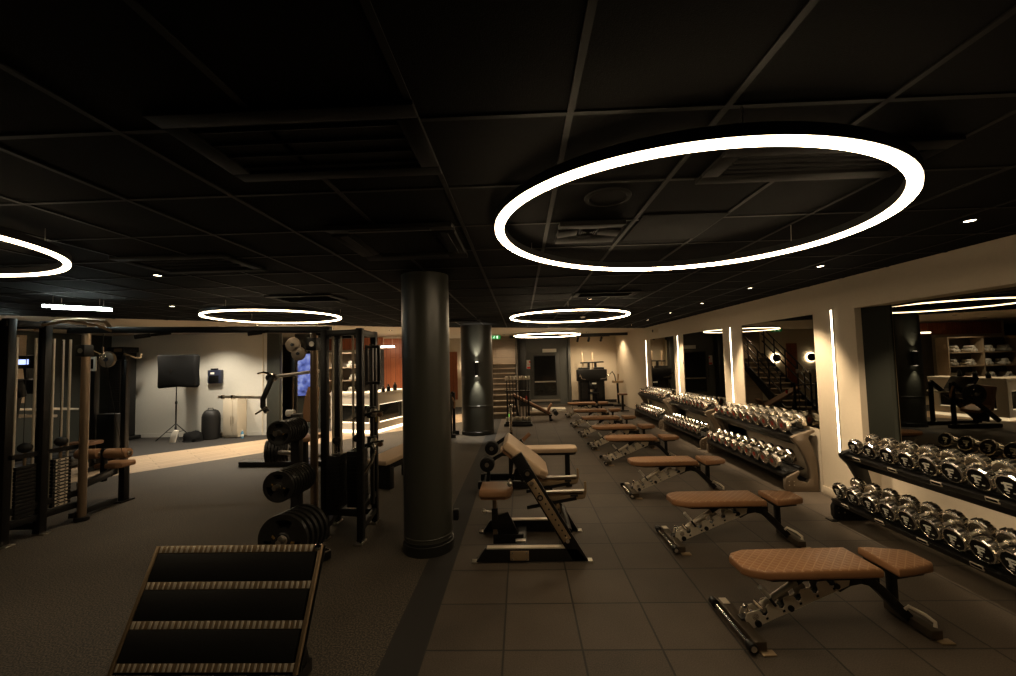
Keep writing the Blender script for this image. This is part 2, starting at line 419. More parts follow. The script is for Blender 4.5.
# right wall: bulkhead, recess below, columns, mirrors
m = MB()
m.box((4.25, 1.75, 0.41), (0.36, 6.36, 0.82), M['beige'])               # low wall below the nearest mirror
m.box((4.29, 1.75, 1.6), (0.30, 6.36, 1.6), M['beige'])
m.prism([(3.97, 4.935), (4.105, 4.75), (4.105, 4.705), (4.2, 4.705), (4.2, 4.935)], 1.54, M['reveal'], Matrix.Translation((0, 0, 0.81)))   # splayed dark reveal beside the mirror
m.box((4.13, 9.275, 0.41), (0.46, 7.3, 0.82), M['beige'])              # low wall below the flush mirrors
m.box((4.16, 9.275, 1.58), (0.46, 7.3, 1.52), M['black_trim'])
m.box((4.22, 7.8, 2.56), (0.64, 18.6, 0.44), M['beige'])      # bulkhead, underside at 2.34
COLUMNS = [(4.93, 5.62), (7.42, 8.10), (10.08, 10.66), (12.60, 13.51)]
for a, b in COLUMNS:
    m.box((4.13, (a+b)/2, 1.17), (0.46, b-a, 2.34), M['beige'])
m.box((4.13, 15.3, 1.17), (0.46, 3.6, 2.34), M['beige'])
struct(m.build('wall_right'))
m = MB()
m.box((3.893, 5.275, 0.05), (0.014, 0.69, 0.10), M['beige'], bev=0.003)
struct(m.build('baseboard_right'))
for i, (a, b) in enumerate([(2.0, 4.72), (5.62, 7.42), (8.10, 10.08), (10.66, 12.60)]):
    m = MB()
    m.box(((MX if i == 0 else WX+0.012)+0.006, (a+b)/2, 1.58), (0.012, b-a-0.004, 1.52), M['mirror'])
    o = m.build('wall_mirror')
    o['category'] = 'mirror'
    o['label'] = ['tinted mirror reflecting white towel shelves, above the black dumbbell rack',
                  'tinted mirror reflecting a staircase and two round wall lamps',
                  'dark tinted mirror reflecting the grey door, between two lit columns',
                  'narrow dark tinted mirror at the far end of the beige wall'][i]
    o['group'] = 'mirrors above the dumbbell racks'
STRIP = [(5.28, 0.58, 2.36, 'tall LED strip on the white pillar between the near and middle dumbbell racks'),
         (7.79, 0.75, 2.33, 'LED strip on the beige column left of the staircase mirror'),
         (10.38, 0.75, 2.33, 'LED strip on the beige column left of the mirror that shows the door'),
         (12.98, 0.75, 2.33, 'LED strip on the farthest beige column by the room corner')]
for y, z0, z1, lab in STRIP:
    t = thing('wall_light_strip', lab, 'light strip', (WX, y, z0), group='light strips on the columns')
    m = MB((WX, y, z0)); m.box((WX-0.004, y, (z0+z1)/2), (0.012, 0.034, z1-z0+0.01), M['white_plastic'], bev=0.002); m.build('channel', t)
    m = MB((WX, y, z0)); m.box((WX-0.0115, y, (z0+z1)/2), (0.007, 0.018, z1-z0-0.01), M['strip'], bev=0.002); m.build('diffuser', t)

# left wall (faces the camera), its corner return and the outer left wall
m = MB()
m.box((-8.85, 11.0, 1.37), (4.7, 0.2, 2.74), M['white_wall'])
m.box((-6.90, 10.88, 1.37), (0.02, 0.02, 2.74), M['cream_cabinet'])
struct(m.build('wall_left'))
m = MB(); m.box((-6.62, 10.94, 1.37), (0.34, 0.12, 2.74), M['green_dark'], bev=0.004); struct(m.build('trim_1'))
m = MB(); m.box((-8.85, 10.892, 0.05), (4.7, 0.016, 0.10), M['white_wall']); struct(m.build('baseboard_left'))
m = MB(); m.box((-11.15, 5.0, 1.37), (0.1, 13.0, 2.74), M['green_dark']); struct(m.build('wall_outer_left'))

# reception recess wall behind desk, plank wall behind the stair, door wall, alcove
m = MB()
m.box((-5.3, 14.26, 1.37), (5.0, 0.12, 2.74), M['beige'])
m.box((-4.40, 14.17, 1.80), (0.62, 0.06, 1.72), M['red_wood'])
m.box((-5.05, 14.17, 1.30), (0.68, 0.06, 2.0), M['wood_black'])
m.box((-6.2, 14.17, 2.51), (2.9, 0.06, 0.40), M['red_wood'])
struct(m.build('wall_reception'))
m = MB()
m.box((-0.64, 15.86, 1.37), (1.0, 0.12, 2.74), M['wood_dark'])
struct(m.build('wall_stair'))
m = MB()
m.box((-2.0, 16.6, 1.37), (1.8, 0.10, 2.74), M['beige'])
m.box((-2.75, 16.53, 1.25), (0.40, 0.05, 1.9), M['red_wood'])
struct(m.build('wall_lamps'))
# door wall
m = MB()
m.box((0.85, 16.8, 1.37), (2.05, 0.12, 2.74), M['door_paint'])
m.box((0.06, 16.4, 1.37), (0.30, 0.30, 2.74), M['black_trim'], bev=0.01)
m.box((1.92, 16.7, 1.37), (0.10, 0.30, 2.74), M['door_paint'], bev=0.005)
struct(m.build('wall_door'))
t = struct(bpy.data.objects.new('door_1', None)); COL.objects.link(t); t.location = (0.95, 16.72, 0.1)
o_ = (0.95, 16.72, 0.1)
m = MB(o_); m.box((0.95, 16.72, 1.12), (1.16, 0.05, 2.0), M['door_paint'], bev=0.006)
m.box((0.95, 16.715, 0.17), (1.16, 0.06, 0.08), M['steel']); m.build('door_leaf', t)
m = MB(o_); m.box((0.95, 16.69, 1.18), (0.92, 0.02, 1.62), M['black_trim'], bev=0.004)
m.box((0.95, 16.678, 1.18), (0.84, 0.012, 1.54), M['glass_dark']); m.box((0.95, 16.668, 0.92), (0.84, 0.01, 0.05), M['steel']); m.build('door_glass', t)
m = MB(o_); m.cyl((0.43, 16.66, 0.95), (0.43, 16.66, 1.35), 0.018, M['chrome'], seg=10)
for z in (1.0, 1.3): m.cyl((0.43, 16.66, z), (0.43, 16.7, z), 0.012, M['chrome'], seg=8)
m.build('door_handle', t)
m = MB((1.15, 16.7, 2.16)); m.box((1.15, 16.7, 2.16), (0.56, 0.05, 0.14), M['white_sign'], bev=0.006)
tag(m.build('door_sign'), 'small white sign plate mounted above the grey door', 'sign')
m = MB((0.35, 16.73, 1.62)); m.box((0.35, 16.73, 1.62), (0.26, 0.02, 0.36), M['white_sign'])
m.box((0.35, 16.718, 1.49), (0.22, 0.008, 0.07), M['red_mark']); m.box((0.35, 16.718, 1.72), (0.07, 0.008, 0.06), M['red_mark'])
m.box((0.35, 16.718, 1.62), (0.18, 0.008, 0.012), M['red_mark'])
tag(m.build('notice'), 'red and white notice on the wall left of the grey door', 'notice')
# alcove with beige walls
m = MB()
m.box((3.1, 17.2, 1.37), (2.4, 0.12, 2.74), M['beige'])
m.box((1.98, 17.0, 1.37), (0.06, 0.4, 2.74), M['beige'])
struct(m.build('wall_alcove'))
m = MB(); m.box((2.9, 17.11, 0.06), (1.9, 0.03, 0.12), M['black_trim']); struct(m.build('baseboard_alcove'))
m = MB(); m.box((1.75, 15.2, 2.67), (4.3, 0.12, 0.10), M['black_trim'], bev=0.005); struct(m.build('trim_beam'))
m = MB((-2.2, 18.15, 1.37)); m.box((-3.5, 18.2, 1.37), (15.6, 0.1, 2.74), M['riser']); struct(m.build('wall_back'))
m = MB(); m.box((-3.5, -1.5, 1.37), (15.6, 0.1, 2.74), M['green_dark']); struct(m.build('wall_front'))

# pillars
def pillar(name, x, y, r, seam):
    m = MB((x, y, 0))
    m.cyl((x, y, 0), (x, y, H), r, M['pillar'], seg=64)
    m.lathe([(r+0.012, 0), (r+0.012, 0.09), (r+0.004, 0.095), (r+0.004, 0.12), (r, 0.122)], M['black_trim'], Matrix.Translation((x, y, 0)), seg=64)
    m.lathe([(r, seam-0.008), (r+0.004, seam-0.004), (r+0.004, seam+0.004), (r, seam+0.008)], M['pillar'], Matrix.Translation((x, y, 0)), seg=64)
    return struct(m.build(name))
pillar('pillar_front', -0.965, 4.19, 0.238, 0.155)
pillar('pillar_rear', -1.13, 10.55, 0.40, 0.72)
m = MB((-0.69, 4.12, 0.34)); m.box((-0.675, 4.12, 0.34), (0.05, 0.06, 0.10), M['black_metal'], bev=0.006); m.box((-0.649, 4.12, 0.34), (0.006, 0.045, 0.08), M['slot'])
tag(m.build('socket_box'), 'small black socket box low on the front pillar', 'socket')

# ------------------------------------------------------------------ ceiling fittings
def linear_vent(x0, x1, y0, y1, label, n=4, grp='linear ceiling vents'):
    c = ((x0+x1)/2, (y0+y1)/2, H)
    t = thing('ceiling_vent', label, 'vent', c, group=grp)
    m = MB(c); w, d = x1-x0, y1-y0
    for s in (-1, 1):
        m.box((c[0], c[1]+s*(d/2-0.04), H-0.012), (w, 0.08, 0.02), M['vent'], bev=0.004)
        m.box((c[0]+s*(w/2-0.04), c[1], H-0.012), (0.08, d-0.16, 0.02), M['vent'], bev=0.004)
    m.build('frame', t)
    m = MB(c); m.box((c[0], c[1], H-0.003), (w-0.16, d-0.16, 0.006), M['vent_dark']); m.build('backing', t)
    for k in range(n):
        yy = c[1]-(d-0.16)/2 + (k+0.5)*(d-0.16)/n
        m = MB(c); m.box((c[0], yy, H-0.010), (w-0.17, 0.022, 0.012), M['vent'], (radians(25), 0, 0)); m.build('slat', t)
linear_vent(-1.27, -0.34, 1.33, 1.86, 'wide framed ceiling vent nearest the camera, above the speckled floor')
linear_vent(0.90, 1.86, 1.72, 2.08, 'ceiling vent lit by the big ring light, at its camera side')
linear_vent(-3.2, -2.28, 3.1, 3.66, 'framed ceiling vent between the left ring light and the cassette unit')
linear_vent(-3.2, -2.35, 5.05, 5.6, 'ceiling vent above the weight plate tree')
linear_vent(0.75, 1.62, 5.5, 5.92, 'ceiling vent between the big ring light and the middle ring light')
linear_vent(-1.75, -0.85, 8.6, 9.05, 'ceiling vent in front of the rear pillar')

def cassette(x, y, s, label, name, grille):
    t = thing(name, label, 'vent', (x, y, H)); c = (x, y, H)
    m = MB(c)
    for a in (-1, 1):
        m.box((x, y+a*(s/2-0.07), H-0.02), (s, 0.14, 0.03), M['vent'], (radians(-8*a), 0, 0), bev=0.006)
        m.box((x+a*(s/2-0.07), y, H-0.02), (0.14, s-0.28, 0.03), M['vent'], (0, radians(8*a), 0), bev=0.006)
    m.build('frame', t)
    m = MB(c); m.box((x, y, H-0.012), (s-0.30, s-0.30, 0.02), M['perf'] if grille else M['vent_dark']); m.build('grille', t)
    if grille:
        for a in (-1, 1):
            m = MB(c); m.box((x, y+a*(s/2-0.075), H-0.037), (s-0.3, 0.05, 0.006), M['vent_dark'], (radians(-8*a), 0, 0)); m.build('air_outlet', t)
            m = MB(c); m.box((x+a*(s/2-0.075), y, H-0.037), (0.05, s-0.3, 0.006), M['vent_dark'], (0, radians(8*a), 0)); m.build('air_outlet', t)
    else:
        for k in range(1, 4):
            q = (s-0.30)*k/4; m = MB(c)
            for a in (-1, 1):
                m.box((x, y+a*q/2, H-0.02), (q, 0.012, 0.02), M['vent'], (radians(35*a), 0, 0))
                m.box((x+a*q/2, y, H-0.02), (0.012, q, 0.02), M['vent'], (0, radians(-35*a), 0))
            m.build('louvre', t)
cassette(-0.82, 2.93, 0.82, 'square cassette air conditioner with perforated centre, in front of the front pillar', 'cassette_air_conditioner', True)
cassette(0.48, 2.80, 0.42, 'small square louvred diffuser seen inside the big ring light', 'ceiling_diffuser', False)
m = MB((1.05, 2.83, H)); m.box((1.05, 2.83, H-0.004), (0.53, 0.55, 0.008), M['perf'])
tag(m.build('perforated_panel'), 'perforated black ceiling panel seen inside the big ring light', 'ceiling panel')
m = MB((0.5, 2.25, H)); m.lathe([(0, -0.006), (0.10, -0.006), (0.105, -0.012), (0.125, -0.010), (0.128, 0)], M['vent'], Matrix.Translation((0.5, 2.25, H)), 40)
m.lathe([(0, -0.0075), (0.098, -0.0075)], M['perf'], Matrix.Translation((0.5, 2.25, H)), 40)
tag(m.build('ceiling_speaker'), 'round black ceiling speaker seen inside the big ring light', 'speaker')

def ring_light(x, y, label, R=1.04, z=2.585, tilt=(0, 0), sub=96, tr=0.018, mat='ring'):
    t = thing('ring_pendant_light', label, 'ring light', (x, y, z), group='ring pendant lights', rot=(tilt[0], tilt[1], 0))
    m = MB(); hw = tr
    m.lathe([(R-hw, 0.004), (R-hw, -0.009), (R-hw+0.005, -0.014), (R+hw-0.005, -0.014), (R+hw, -0.009), (R+hw, 0.004)], M[mat], None, sub); m.build('diffuser', t)
    m = MB(); m.lathe([(R-hw-0.003, 0.002), (R-hw-0.003, 0.05), (R+hw+0.003, 0.05), (R+hw+0.003, 0.002), (R-hw-0.003, 0.002)], M['black_metal'], None, sub)
    m.build('frame', t)
    for k in range(3):
        a = 2*pi*k/3+0.4
        dz = H - z + 0.06
        m = MB(); m.cyl((R*cos(a), R*sin(a), 0.04), (R*cos(a), R*sin(a), H-z-R*cos(a)*sin(-tilt[1])), 0.002, M['steel'], seg=6); m.build('suspension_wire', t)
    return t
ring_light(0.93, 2.48, 'largest looking ring light, over the nearest benches', tilt=(0, radians(2.0)), tr=0.025)
ring_light(0.88, 7.45, 'glowing ring light in the middle of the bench aisle ceiling')
ring_light(0.86, 13.3, 'small looking ring light farthest down the bench aisle, before the grey door')
ring_light(-3.77, 6.25, 'ring light hanging above the cable machine and plate tree', R=0.93, mat='ring_dim')
ring_light(-3.82, 2.05, 'ring light cut by the left edge of the photo', R=0.98, mat='ring_dim')

def tube_light(p0, p1, label):
    p0, p1 = Vector(p0), Vector(p1)
    t = thing('linear_pendant_light', label, 'light', p0, group='linear pendant lights')
    m = MB(p0); m.cyl(p0, p1, 0.016, M['tube'], seg=12); m.build('tube', t)
    d = (p1-p0).normalized()
    m = MB(p0); m.bar(p0+Vector((0, 0, 0.028)), p1+Vector((0, 0, 0.028)), 0.045, 0.025, M['black_metal']); m.build('housing', t)
    for k in (0.15, 0.85):
        q = p0.lerp(p1, k); m = MB(p0); m.cyl(q+Vector((0, 0, 0.03)), (q.x, q.y, H), 0.003, M['steel'], seg=6); m.build('suspension_wire', t)
tube_light((-5.55, 4.62, 2.6), (-5.16, 5.02, 2.6), 'cool white tube light angled above the left cable station, the one nearer the camera')
tube_light((-5.62, 4.78, 2.6), (-5.20, 5.10, 2.6), 'cool white tube light just behind its twin above the left cable station')
tube_light((-8.6, 6.10, 2.6), (-7.86, 6.15, 2.6), 'cool white tube light at the left edge of the photo')

def downlight(x, y, label, z=H, power=0.0, cone=80, grp='recessed downlights', col=(1, 0.77, 0.50), aim=0.0):
    t = thing('downlight', label, 'downlight', (x, y, z), group=grp)
    m = MB((x, y, z)); m.lathe([(0.028, -0.002), (0.040, -0.008), (0.050, -0.006), (0.052, 0)], M['vent'], Matrix.Translation((x, y, z)), 20); m.build('bezel', t)
    m = MB((x, y, z)); m.lathe([(0, -0.004), (0.030, -0.004)], M['down'], Matrix.Translation((x, y, z)), 16); m.build('lamp', t)
    if power:
        l = bpy.data.lights.new('downlight_beam', 'SPOT'); l.energy = power; l.spot_size = radians(cone); l.spot_blend = 0.7
        l.shadow_soft_size = 0.05; l.color = col
        lo = bpy.data.objects.new('downlight_beam', l); COL.objects.link(lo); lo.parent = t; lo.location = (0, 0, -0.02); lo.rotation_euler = (0, -aim, 0)
# lights of the row along the dumbbell wall, and unseen ones added under the rear ceilings
for i, (x, y) in enumerate([(3.12, 2.91), (3.10, 4.31), (3.10, 5.63), (3.11, 7.12), (3.1, 8.6), (3.1, 10.1), (3.1, 11.6)]):
    downlight(x, y, f'small downlight, {ORD[i]} from the camera in the row along the dumbbell wall', power=[90, 165, 225, 270, 280, 260, 220][i], cone=60, aim=radians(27))
downlight(1.06, 6.24, 'small downlight beyond the big ring light over the bench aisle', power=45)
downlight(-3.41, 3.77, 'small downlight above the speckled floor near the left ring light', power=25)
downlight(-4.94, 5.71, 'small downlight near the cool white tube lights', power=40)
ZR = H+0.034
UNSEEN_REAR = [(-6.7, 9.6, 150), (-7.9, 10.0, 150), (-9.3, 9.9, 110), (-5.9, 9.1, 150), (-4.9, 10.6, 190), (-3.7, 11.7, 240), (-3.3, 13.0, 220), (-5.9, 13.0, 130),
        (-1.9, 13.3, 120), (-0.6, 15.1, 60), (0.9, 14.4, 90), (2.4, 14.9, 40), (3.45, 15.9, 95)]
wh = ['over the white wall, above the cream cabinet', 'over the white wall, above the softbox', 'over the white wall, above the ridged weight tower',
      'over the oak path beside the press machine', 'over the oak path before the reception', 'above the reception desk', 'behind the reception desk near the red slats', 'above the towel shelves',
      'behind the rear pillar', 'above the foot of the staircase', 'in front of the grey door', 'in front of the alcove machine', 'in the far corner beside the last column']
for (x, y, p), w in zip(UNSEEN_REAR, wh):  # unseen lamps added to brighten the rear of the room
    downlight(x, y, 'unseen downlight in the pale rear ceiling ' + w, z=ZR, power=p, cone=130, col=(1, 0.87, 0.68) if x < -5.8 else (1, 0.77, 0.50), grp='unseen downlights in the rear ceiling')
# track spots aimed at the alcove
t = thing('track_light', 'black track spotlights hung before the beige alcove', 'track light', (2.45, 15.2, 2.6))
m = MB((2.45, 15.2, 2.6)); m.box((2.45, 15.2, 2.61), (1.6, 0.04, 0.03), M['black_metal']); m.build('track', t)
for x in (2.1, 2.5, 2.95):
    m = MB((2.45, 15.2, 2.6)); m.cyl((x, 15.2, 2.6), (x, 15.2, 2.53), 0.012, M['black_metal'], seg=8)
    m.cyl((x, 15.15, 2.55), (x, 15.32, 2.45), 0.045, M['black_metal'], seg=14); m.build('spotlight', t)
    l = bpy.data.lights.new('track_beam', 'SPOT'); l.energy = 32; l.spot_size = radians(75); l.spot_blend = 0.8; l.color = (1, 0.78, 0.5); l.shadow_soft_size = 0.04
    lo = bpy.data.objects.new('track_beam', l); COL.objects.link(lo); lo.parent = t
    lo.location = (x-2.45, 0.14, -0.16); lo.rotation_euler = (radians(52), 0, radians(0))
m = MB((1.35, 9.4, H)); m.lathe([(0, -0.035), (0.03, -0.035), (0.05, -0.02), (0.055, 0)], M['white_plastic'], Matrix.Translation((1.35, 8.9, H)) , 20)
m.o = Vector((1.35, 8.9, H)); tag(m.build('smoke_detector'), 'small white smoke detector past the middle ring light', 'smoke detector')
m = MB((3.86, 11.9, 2.56)); m.box((3.84, 11.9, 2.56), (0.12, 0.22, 0.14), M['beige'], (0, 0, radians(8)), bev=0.015); m.cyl((3.78, 11.9, 2.55), (3.765, 11.9, 2.55), 0.04, M['black_face'], seg=14)
tag(m.build('wall_speaker'), 'small beige wall speaker high on the right wall near the far corner', 'speaker')
# exit sign
t = thing('exit_sign', 'small green exit sign under the ceiling above the staircase', 'exit sign', (-0.86, 14.3, 2.62))
m = MB((-0.86, 14.3, 2.62)); m.box((-0.86, 14.3, 2.62), (0.34, 0.05, 0.13), M['exit_green'], bev=0.005); m.build('housing', t)
m = MB((-0.86, 14.3, 2.62)); y_ = 14.272
m.sphere((-0.90, y_, 2.662), 0.012, M['exit_white'], (1, .3, 1), 10); m.bar((-0.905, y_, 2.645), (-0.92, y_, 2.61), 0.006, 0.022, M['exit_white'])
m.bar((-0.92, y_, 2.61), (-0.89, y_, 2.58), 0.006, 0.012, M['exit_white']); m.bar((-0.92, y_, 2.61), (-0.955, y_, 2.585), 0.006, 0.012, M['exit_white'])
m.bar((-0.90, y_, 2.64), (-0.875, y_, 2.625), 0.006, 0.010, M['exit_white']); m.box((-0.80, y_, 2.62), (0.05, 0.006, 0.09), M['exit_white'])
m.build('pictogram', t)
# sconce on the rear pillar
t = thing('wall_sconce', 'black up and down wall light on the rear pillar', 'wall light', (-1.085, 10.11, 1.63))
m = MB((-1.085, 10.11, 1.63)); m.cyl((-1.085, 10.09, 1.46), (-1.085, 10.09, 1.80), 0.055, M['black_metal'], seg=20); m.box((-1.085, 10.14, 1.63), (0.06, 0.05, 0.10), M['black_metal']); m.build('body', t)
for s in (-1, 1):
    m = MB((-1.085, 10.11, 1.63)); m.cyl((-1.085, 10.09, 1.63+s*0.17), (-1.085, 10.09, 1.63+s*0.172), 0.04, M['sconce_glow'], seg=16); m.build('lamp', t)
    l = bpy.data.lights.new('sconce_beam', 'SPOT'); l.energy = 75; l.spot_size = radians(66); l.spot_blend = 0.9; l.color = (1, 0.90, 0.72); l.shadow_soft_size = 0.02
    lo = bpy.data.objects.new('sconce_beam', l); COL.objects.link(lo); lo.parent = t; lo.location = (0, -0.03, s*0.19); lo.rotation_euler = (0 if s < 0 else pi, 0, 0)
# round lamps on the wall beside the stair (seen in the mirror)
for x, w in ((-2.12, 'nearer the staircase'), (-3.45, 'farther from the staircase')):
    t = thing('round_wall_lamp', f'round backlit wall lamp reflected in the staircase mirror, the one {w}', 'wall lamp', (x, 16.5, 1.64), group='round backlit wall lamps')
    wallx = 16.54 if x > -2.9 else 16.54
    m = MB((x, 16.5, 1.64)); m.lathe([(0, 0), (0.145, 0), (0.155, -0.01), (0.155, -0.03), (0, -0.03)], M['black_metal'], Matrix.Translation((x, 16.46, 1.64)) @ Matrix.Rotation(-pi/2, 4, 'X'), 28); m.build('disc', t)
    m = MB((x, 16.5, 1.64)); m.lathe([(0.15, 0), (0.19, 0), (0.19, 0.02), (0.15, 0.02), (0.15, 0)], M['halo'], Matrix.Translation((x, 16.49, 1.64)) @ Matrix.Rotation(-pi/2, 4, 'X'), 28); m.build('halo_lamp', t)
m = MB(); m.box((-3.55, 16.6, 1.37), (1.3, 0.10, 2.74), M['beige']); struct(m.build('wall_lamps_side'))

# ------------------------------------------------------------------ adjustable benches
def bench_proto():
    t = thing('adjustable_bench', '', 'bench', (0, 0, 0), group='adjustable benches in the aisle')
    # padded backrest, chamfered at the head end
    m = MB(); hw = 0.160
    m.prism([(-0.56, -0.075), (-0.53, -0.115), (-0.43, -hw), (0.30, -hw), (0.30, hw), (-0.43, hw), (-0.53, 0.115), (-0.56, 0.075)], 0.062, M['leather'], Matrix.Translation((0, 0, 0.388)), bev=0.018, seg=3)
    m.prism([(-0.49, -0.06), (-0.39, -0.13), (0.27, -0.13), (0.27, 0.13), (-0.39, 0.13), (-0.49, 0.06)], 0.02, M['black_metal'], Matrix.Translation((0, 0, 0.370)))
    m.build('backrest', t)
    m = MB()
    m.prism([(0.40, -hw+0.002), (0.48, -hw+0.008), (0.665, -0.108), (0.69, -0.08), (0.69, 0.08), (0.665, 0.108), (0.48, hw-0.008), (0.40, hw-0.002)], 0.062, M['leather'], Matrix.Translation((0, 0, 0.388)), bev=0.018, seg=3)
    m.prism([(0.41, -0.13), (0.62, -0.09), (0.62, 0.09), (0.41, 0.13)], 0.02, M['black_metal'], Matrix.Translation((0, 0, 0.370)))
    m.build('seat', t)
    # front foot bar with rod and end knobs
    m = MB(); m.box((-0.545, 0, 0.042), (0.075, 0.47, 0.055), M['bronze_dark'], bev=0.006)
    m.box((-0.545, 0.20, 0.071), (0.05, 0.07, 0.004), M['nickel'])
    for s in (-1, 1): m.box((-0.51, s*0.24, 0.0065), (0.085, 0.05, 0.009), M['tan_metal'], bev=0.002)
    m.build('front_foot', t)
    m = MB(); m.cyl((-0.605, -0.25, 0.045), (-0.605, 0.25, 0.045), 0.013, M['chrome'], seg=12)
    for s in (-1, 1):
        m.cyl((-0.605, s*0.205, 0.045), (-0.605, s*0.26, 0.045), 0.030, M['black_metal'], seg=16, bev=0.004)
        m.cyl((-0.605, s*0.245, 0.045), (-0.605, s*0.265, 0.045), 0.019, M['chrome'], seg=14)
    m.build('transport_wheel', t)
    # notched ladder rail: two nickel plates
    p0, p1 = Vector((-0.46, 0.035)), Vector((0.20, 0.300)); d = (p1-p0).normalized(); n = Vector((-d.y, d.x)); L = (p1-p0).length
    out = [p0 - d*0.03 + n*0.03, p0, p1]
    top = []
    s = L
    nn = 5; hh = 0.098
    pts = [(L, 0.05), (L*0.93, hh)]
    for k in range(nn-1, -1, -1):
        c = 0.075 + k*0.122
        pts += [(c+0.052, hh), (c+0.040, hh-0.012), (c+0.036, hh-0.050), (c+0.016, hh-0.062), (c-0.004, hh-0.050), (c-0.004, hh-0.030), (c-0.014, hh-0.006)]
    pts += [(-0.02, hh+0.004), (-0.045, hh-0.03), (-0.045, 0.025), (-0.02, 0.0), (L*0.95, 0.0)]
    poly = [tuple(p0 + d*a + n*b) for a, b in pts]
    m = MB()
    for y in (-0.040, 0.032): m.prism(poly, 0.008, M['nickel'], XZ(y))
    for a, b, rr in ((0.26, 0.022, 0.020), (0.02, 0.018, 0.022), (0.60, 0.03, 0.018)):
        q = p0 + d*a + n*b
        m.cyl((q.x, -0.050, q.y), (q.x, 0.05, q.y), rr, M['black_metal'], seg=14)
    for k in range(5):
        q = p0 + d*(0.09+k*0.122) + n*0.022
        m.box((q.x, -0.0415, q.y), (0.018, 0.002, 0.014), M['black_face'], (0, -atan2(d.y, d.x), 0))
    m.build('ladder_rail', t, label='nickel ladder rail with hook notches')
    m = MB(); m.bar((-0.47, 0, 0.06), (0.18, 0, 0.300), 0.045, 0.04, M['black_metal']); m.bar((-0.545, 0, 0.06), (-0.45, 0, 0.085), 0.05, 0.04, M['dark_metal'])
    m.cyl((-0.505, 0, 0.06), (-0.505, 0, 0.145), 0.014, M['chrome'], seg=12); m.sphere((-0.505, 0, 0.15), 0.022, M['chrome'], (1, 1, .7), 12)
    m.cyl((-0.46, -0.04, 0.10), (-0.46, 0.04, 0.10), 0.022, M['chrome'], seg=14)
    m.build('spine', t)
    m = MB(); m.cyl((-0.40, 0, 0.150), (-0.08, 0, 0.352), 0.021, M['nickel'], seg=14); m.cyl((-0.16, 0, 0.302), (-0.05, 0, 0.371), 0.026, M['black_metal'], seg=14)
    m.cyl((-0.41, -0.05, 0.15), (-0.41, 0.05, 0.15), 0.014, M['chrome'], seg=10); m.build('support_strut', t)
    m = MB(); m.tube([(-0.33, -0.045, 0.175), (-0.37, -0.065, 0.225), (-0.40, -0.075, 0.265)], 0.010, M['black_metal'], 8)
    m.cyl((-0.385, -0.07, 0.245), (-0.450, -0.09, 0.320), 0.015, M['white_plastic'], seg=10); m.build('adjusting_lever', t, label='lever with a pale grip')
    # arched tube to the rear foot
    m = MB(); pts = [(0.10, 0.262), (0.18, 0.305), (0.26, 0.318), (0.33, 0.300), (0.39, 0.250), (0.47, 0.165), (0.565, 0.062)]
    for a, b in zip(pts, pts[1:]): m.bar((a[0], 0, a[1]), (b[0]+(b[0]-a[0])*.06, 0, b[1]+(b[1]-a[1])*.06), 0.06, 0.058, M['dark_metal'], bev=0.006)
    m.bar((0.36, 0, 0.27), (0.36, 0, 0.375), 0.05, 0.05, M['dark_metal']); m.box((0.30, 0, 0.362), (0.14, 0.09, 0.03), M['tan_metal'], bev=0.004)
    m.build('rear_strut', t)
    m = MB(); m.bar((0.485, 0, 0.14), (0.485, 0, 0.385), 0.045, 0.045, M['black_metal'], bev=0.004); m.build('seat_post', t)
    m = MB(); m.box((0.60, 0, 0.042), (0.075, 0.34, 0.055), M['bronze_dark'], bev=0.006)
    for s in (-1, 1): m.box((0.64, s*0.175, 0.0065), (0.085, 0.05, 0.009), M['tan_metal'], bev=0.002)
    m.build('rear_foot', t)
    m = MB(); m.tube([(0.53, -0.035, 0.125), (0.545, -0.045, 0.150), (0.60, -0.10, 0.125), (0.625, -0.135, 0.10), (0.62, -0.14, 0.072)], 0.011, M['nickel'], 8); m.build('carry_handle', t, label='chrome carry handle')
    return t
BENCH = [(1.965, 2.93), (1.985, 4.22), (1.985, 5.74), (2.0, 7.40), (1.97, 8.58), (1.96, 9.92), (1.94, 11.3), (1.98, 13.1)]
proto = bench_proto()
for i, (x, y) in enumerate(BENCH):
    o = proto if i == 0 else dup(proto)
    o.location = (x, y, 0); o.rotation_euler = (0, 0, radians([1.5, 0.5, 0.5, -1, 0.5, 0, 0.5, -0.5][i]))
    o['label'] = ['brown quilted adjustable bench nearest the camera, before the black dumbbell rack',
                  'brown quilted adjustable bench, second from the camera in the aisle row'][i] if i < 2 else \
        f'brown adjustable bench, {ORD[i]} from the camera in the row along the dumbbell racks'
proto_last = o
o['label'] = 'brown adjustable bench farthest from the camera, before the beige alcove'

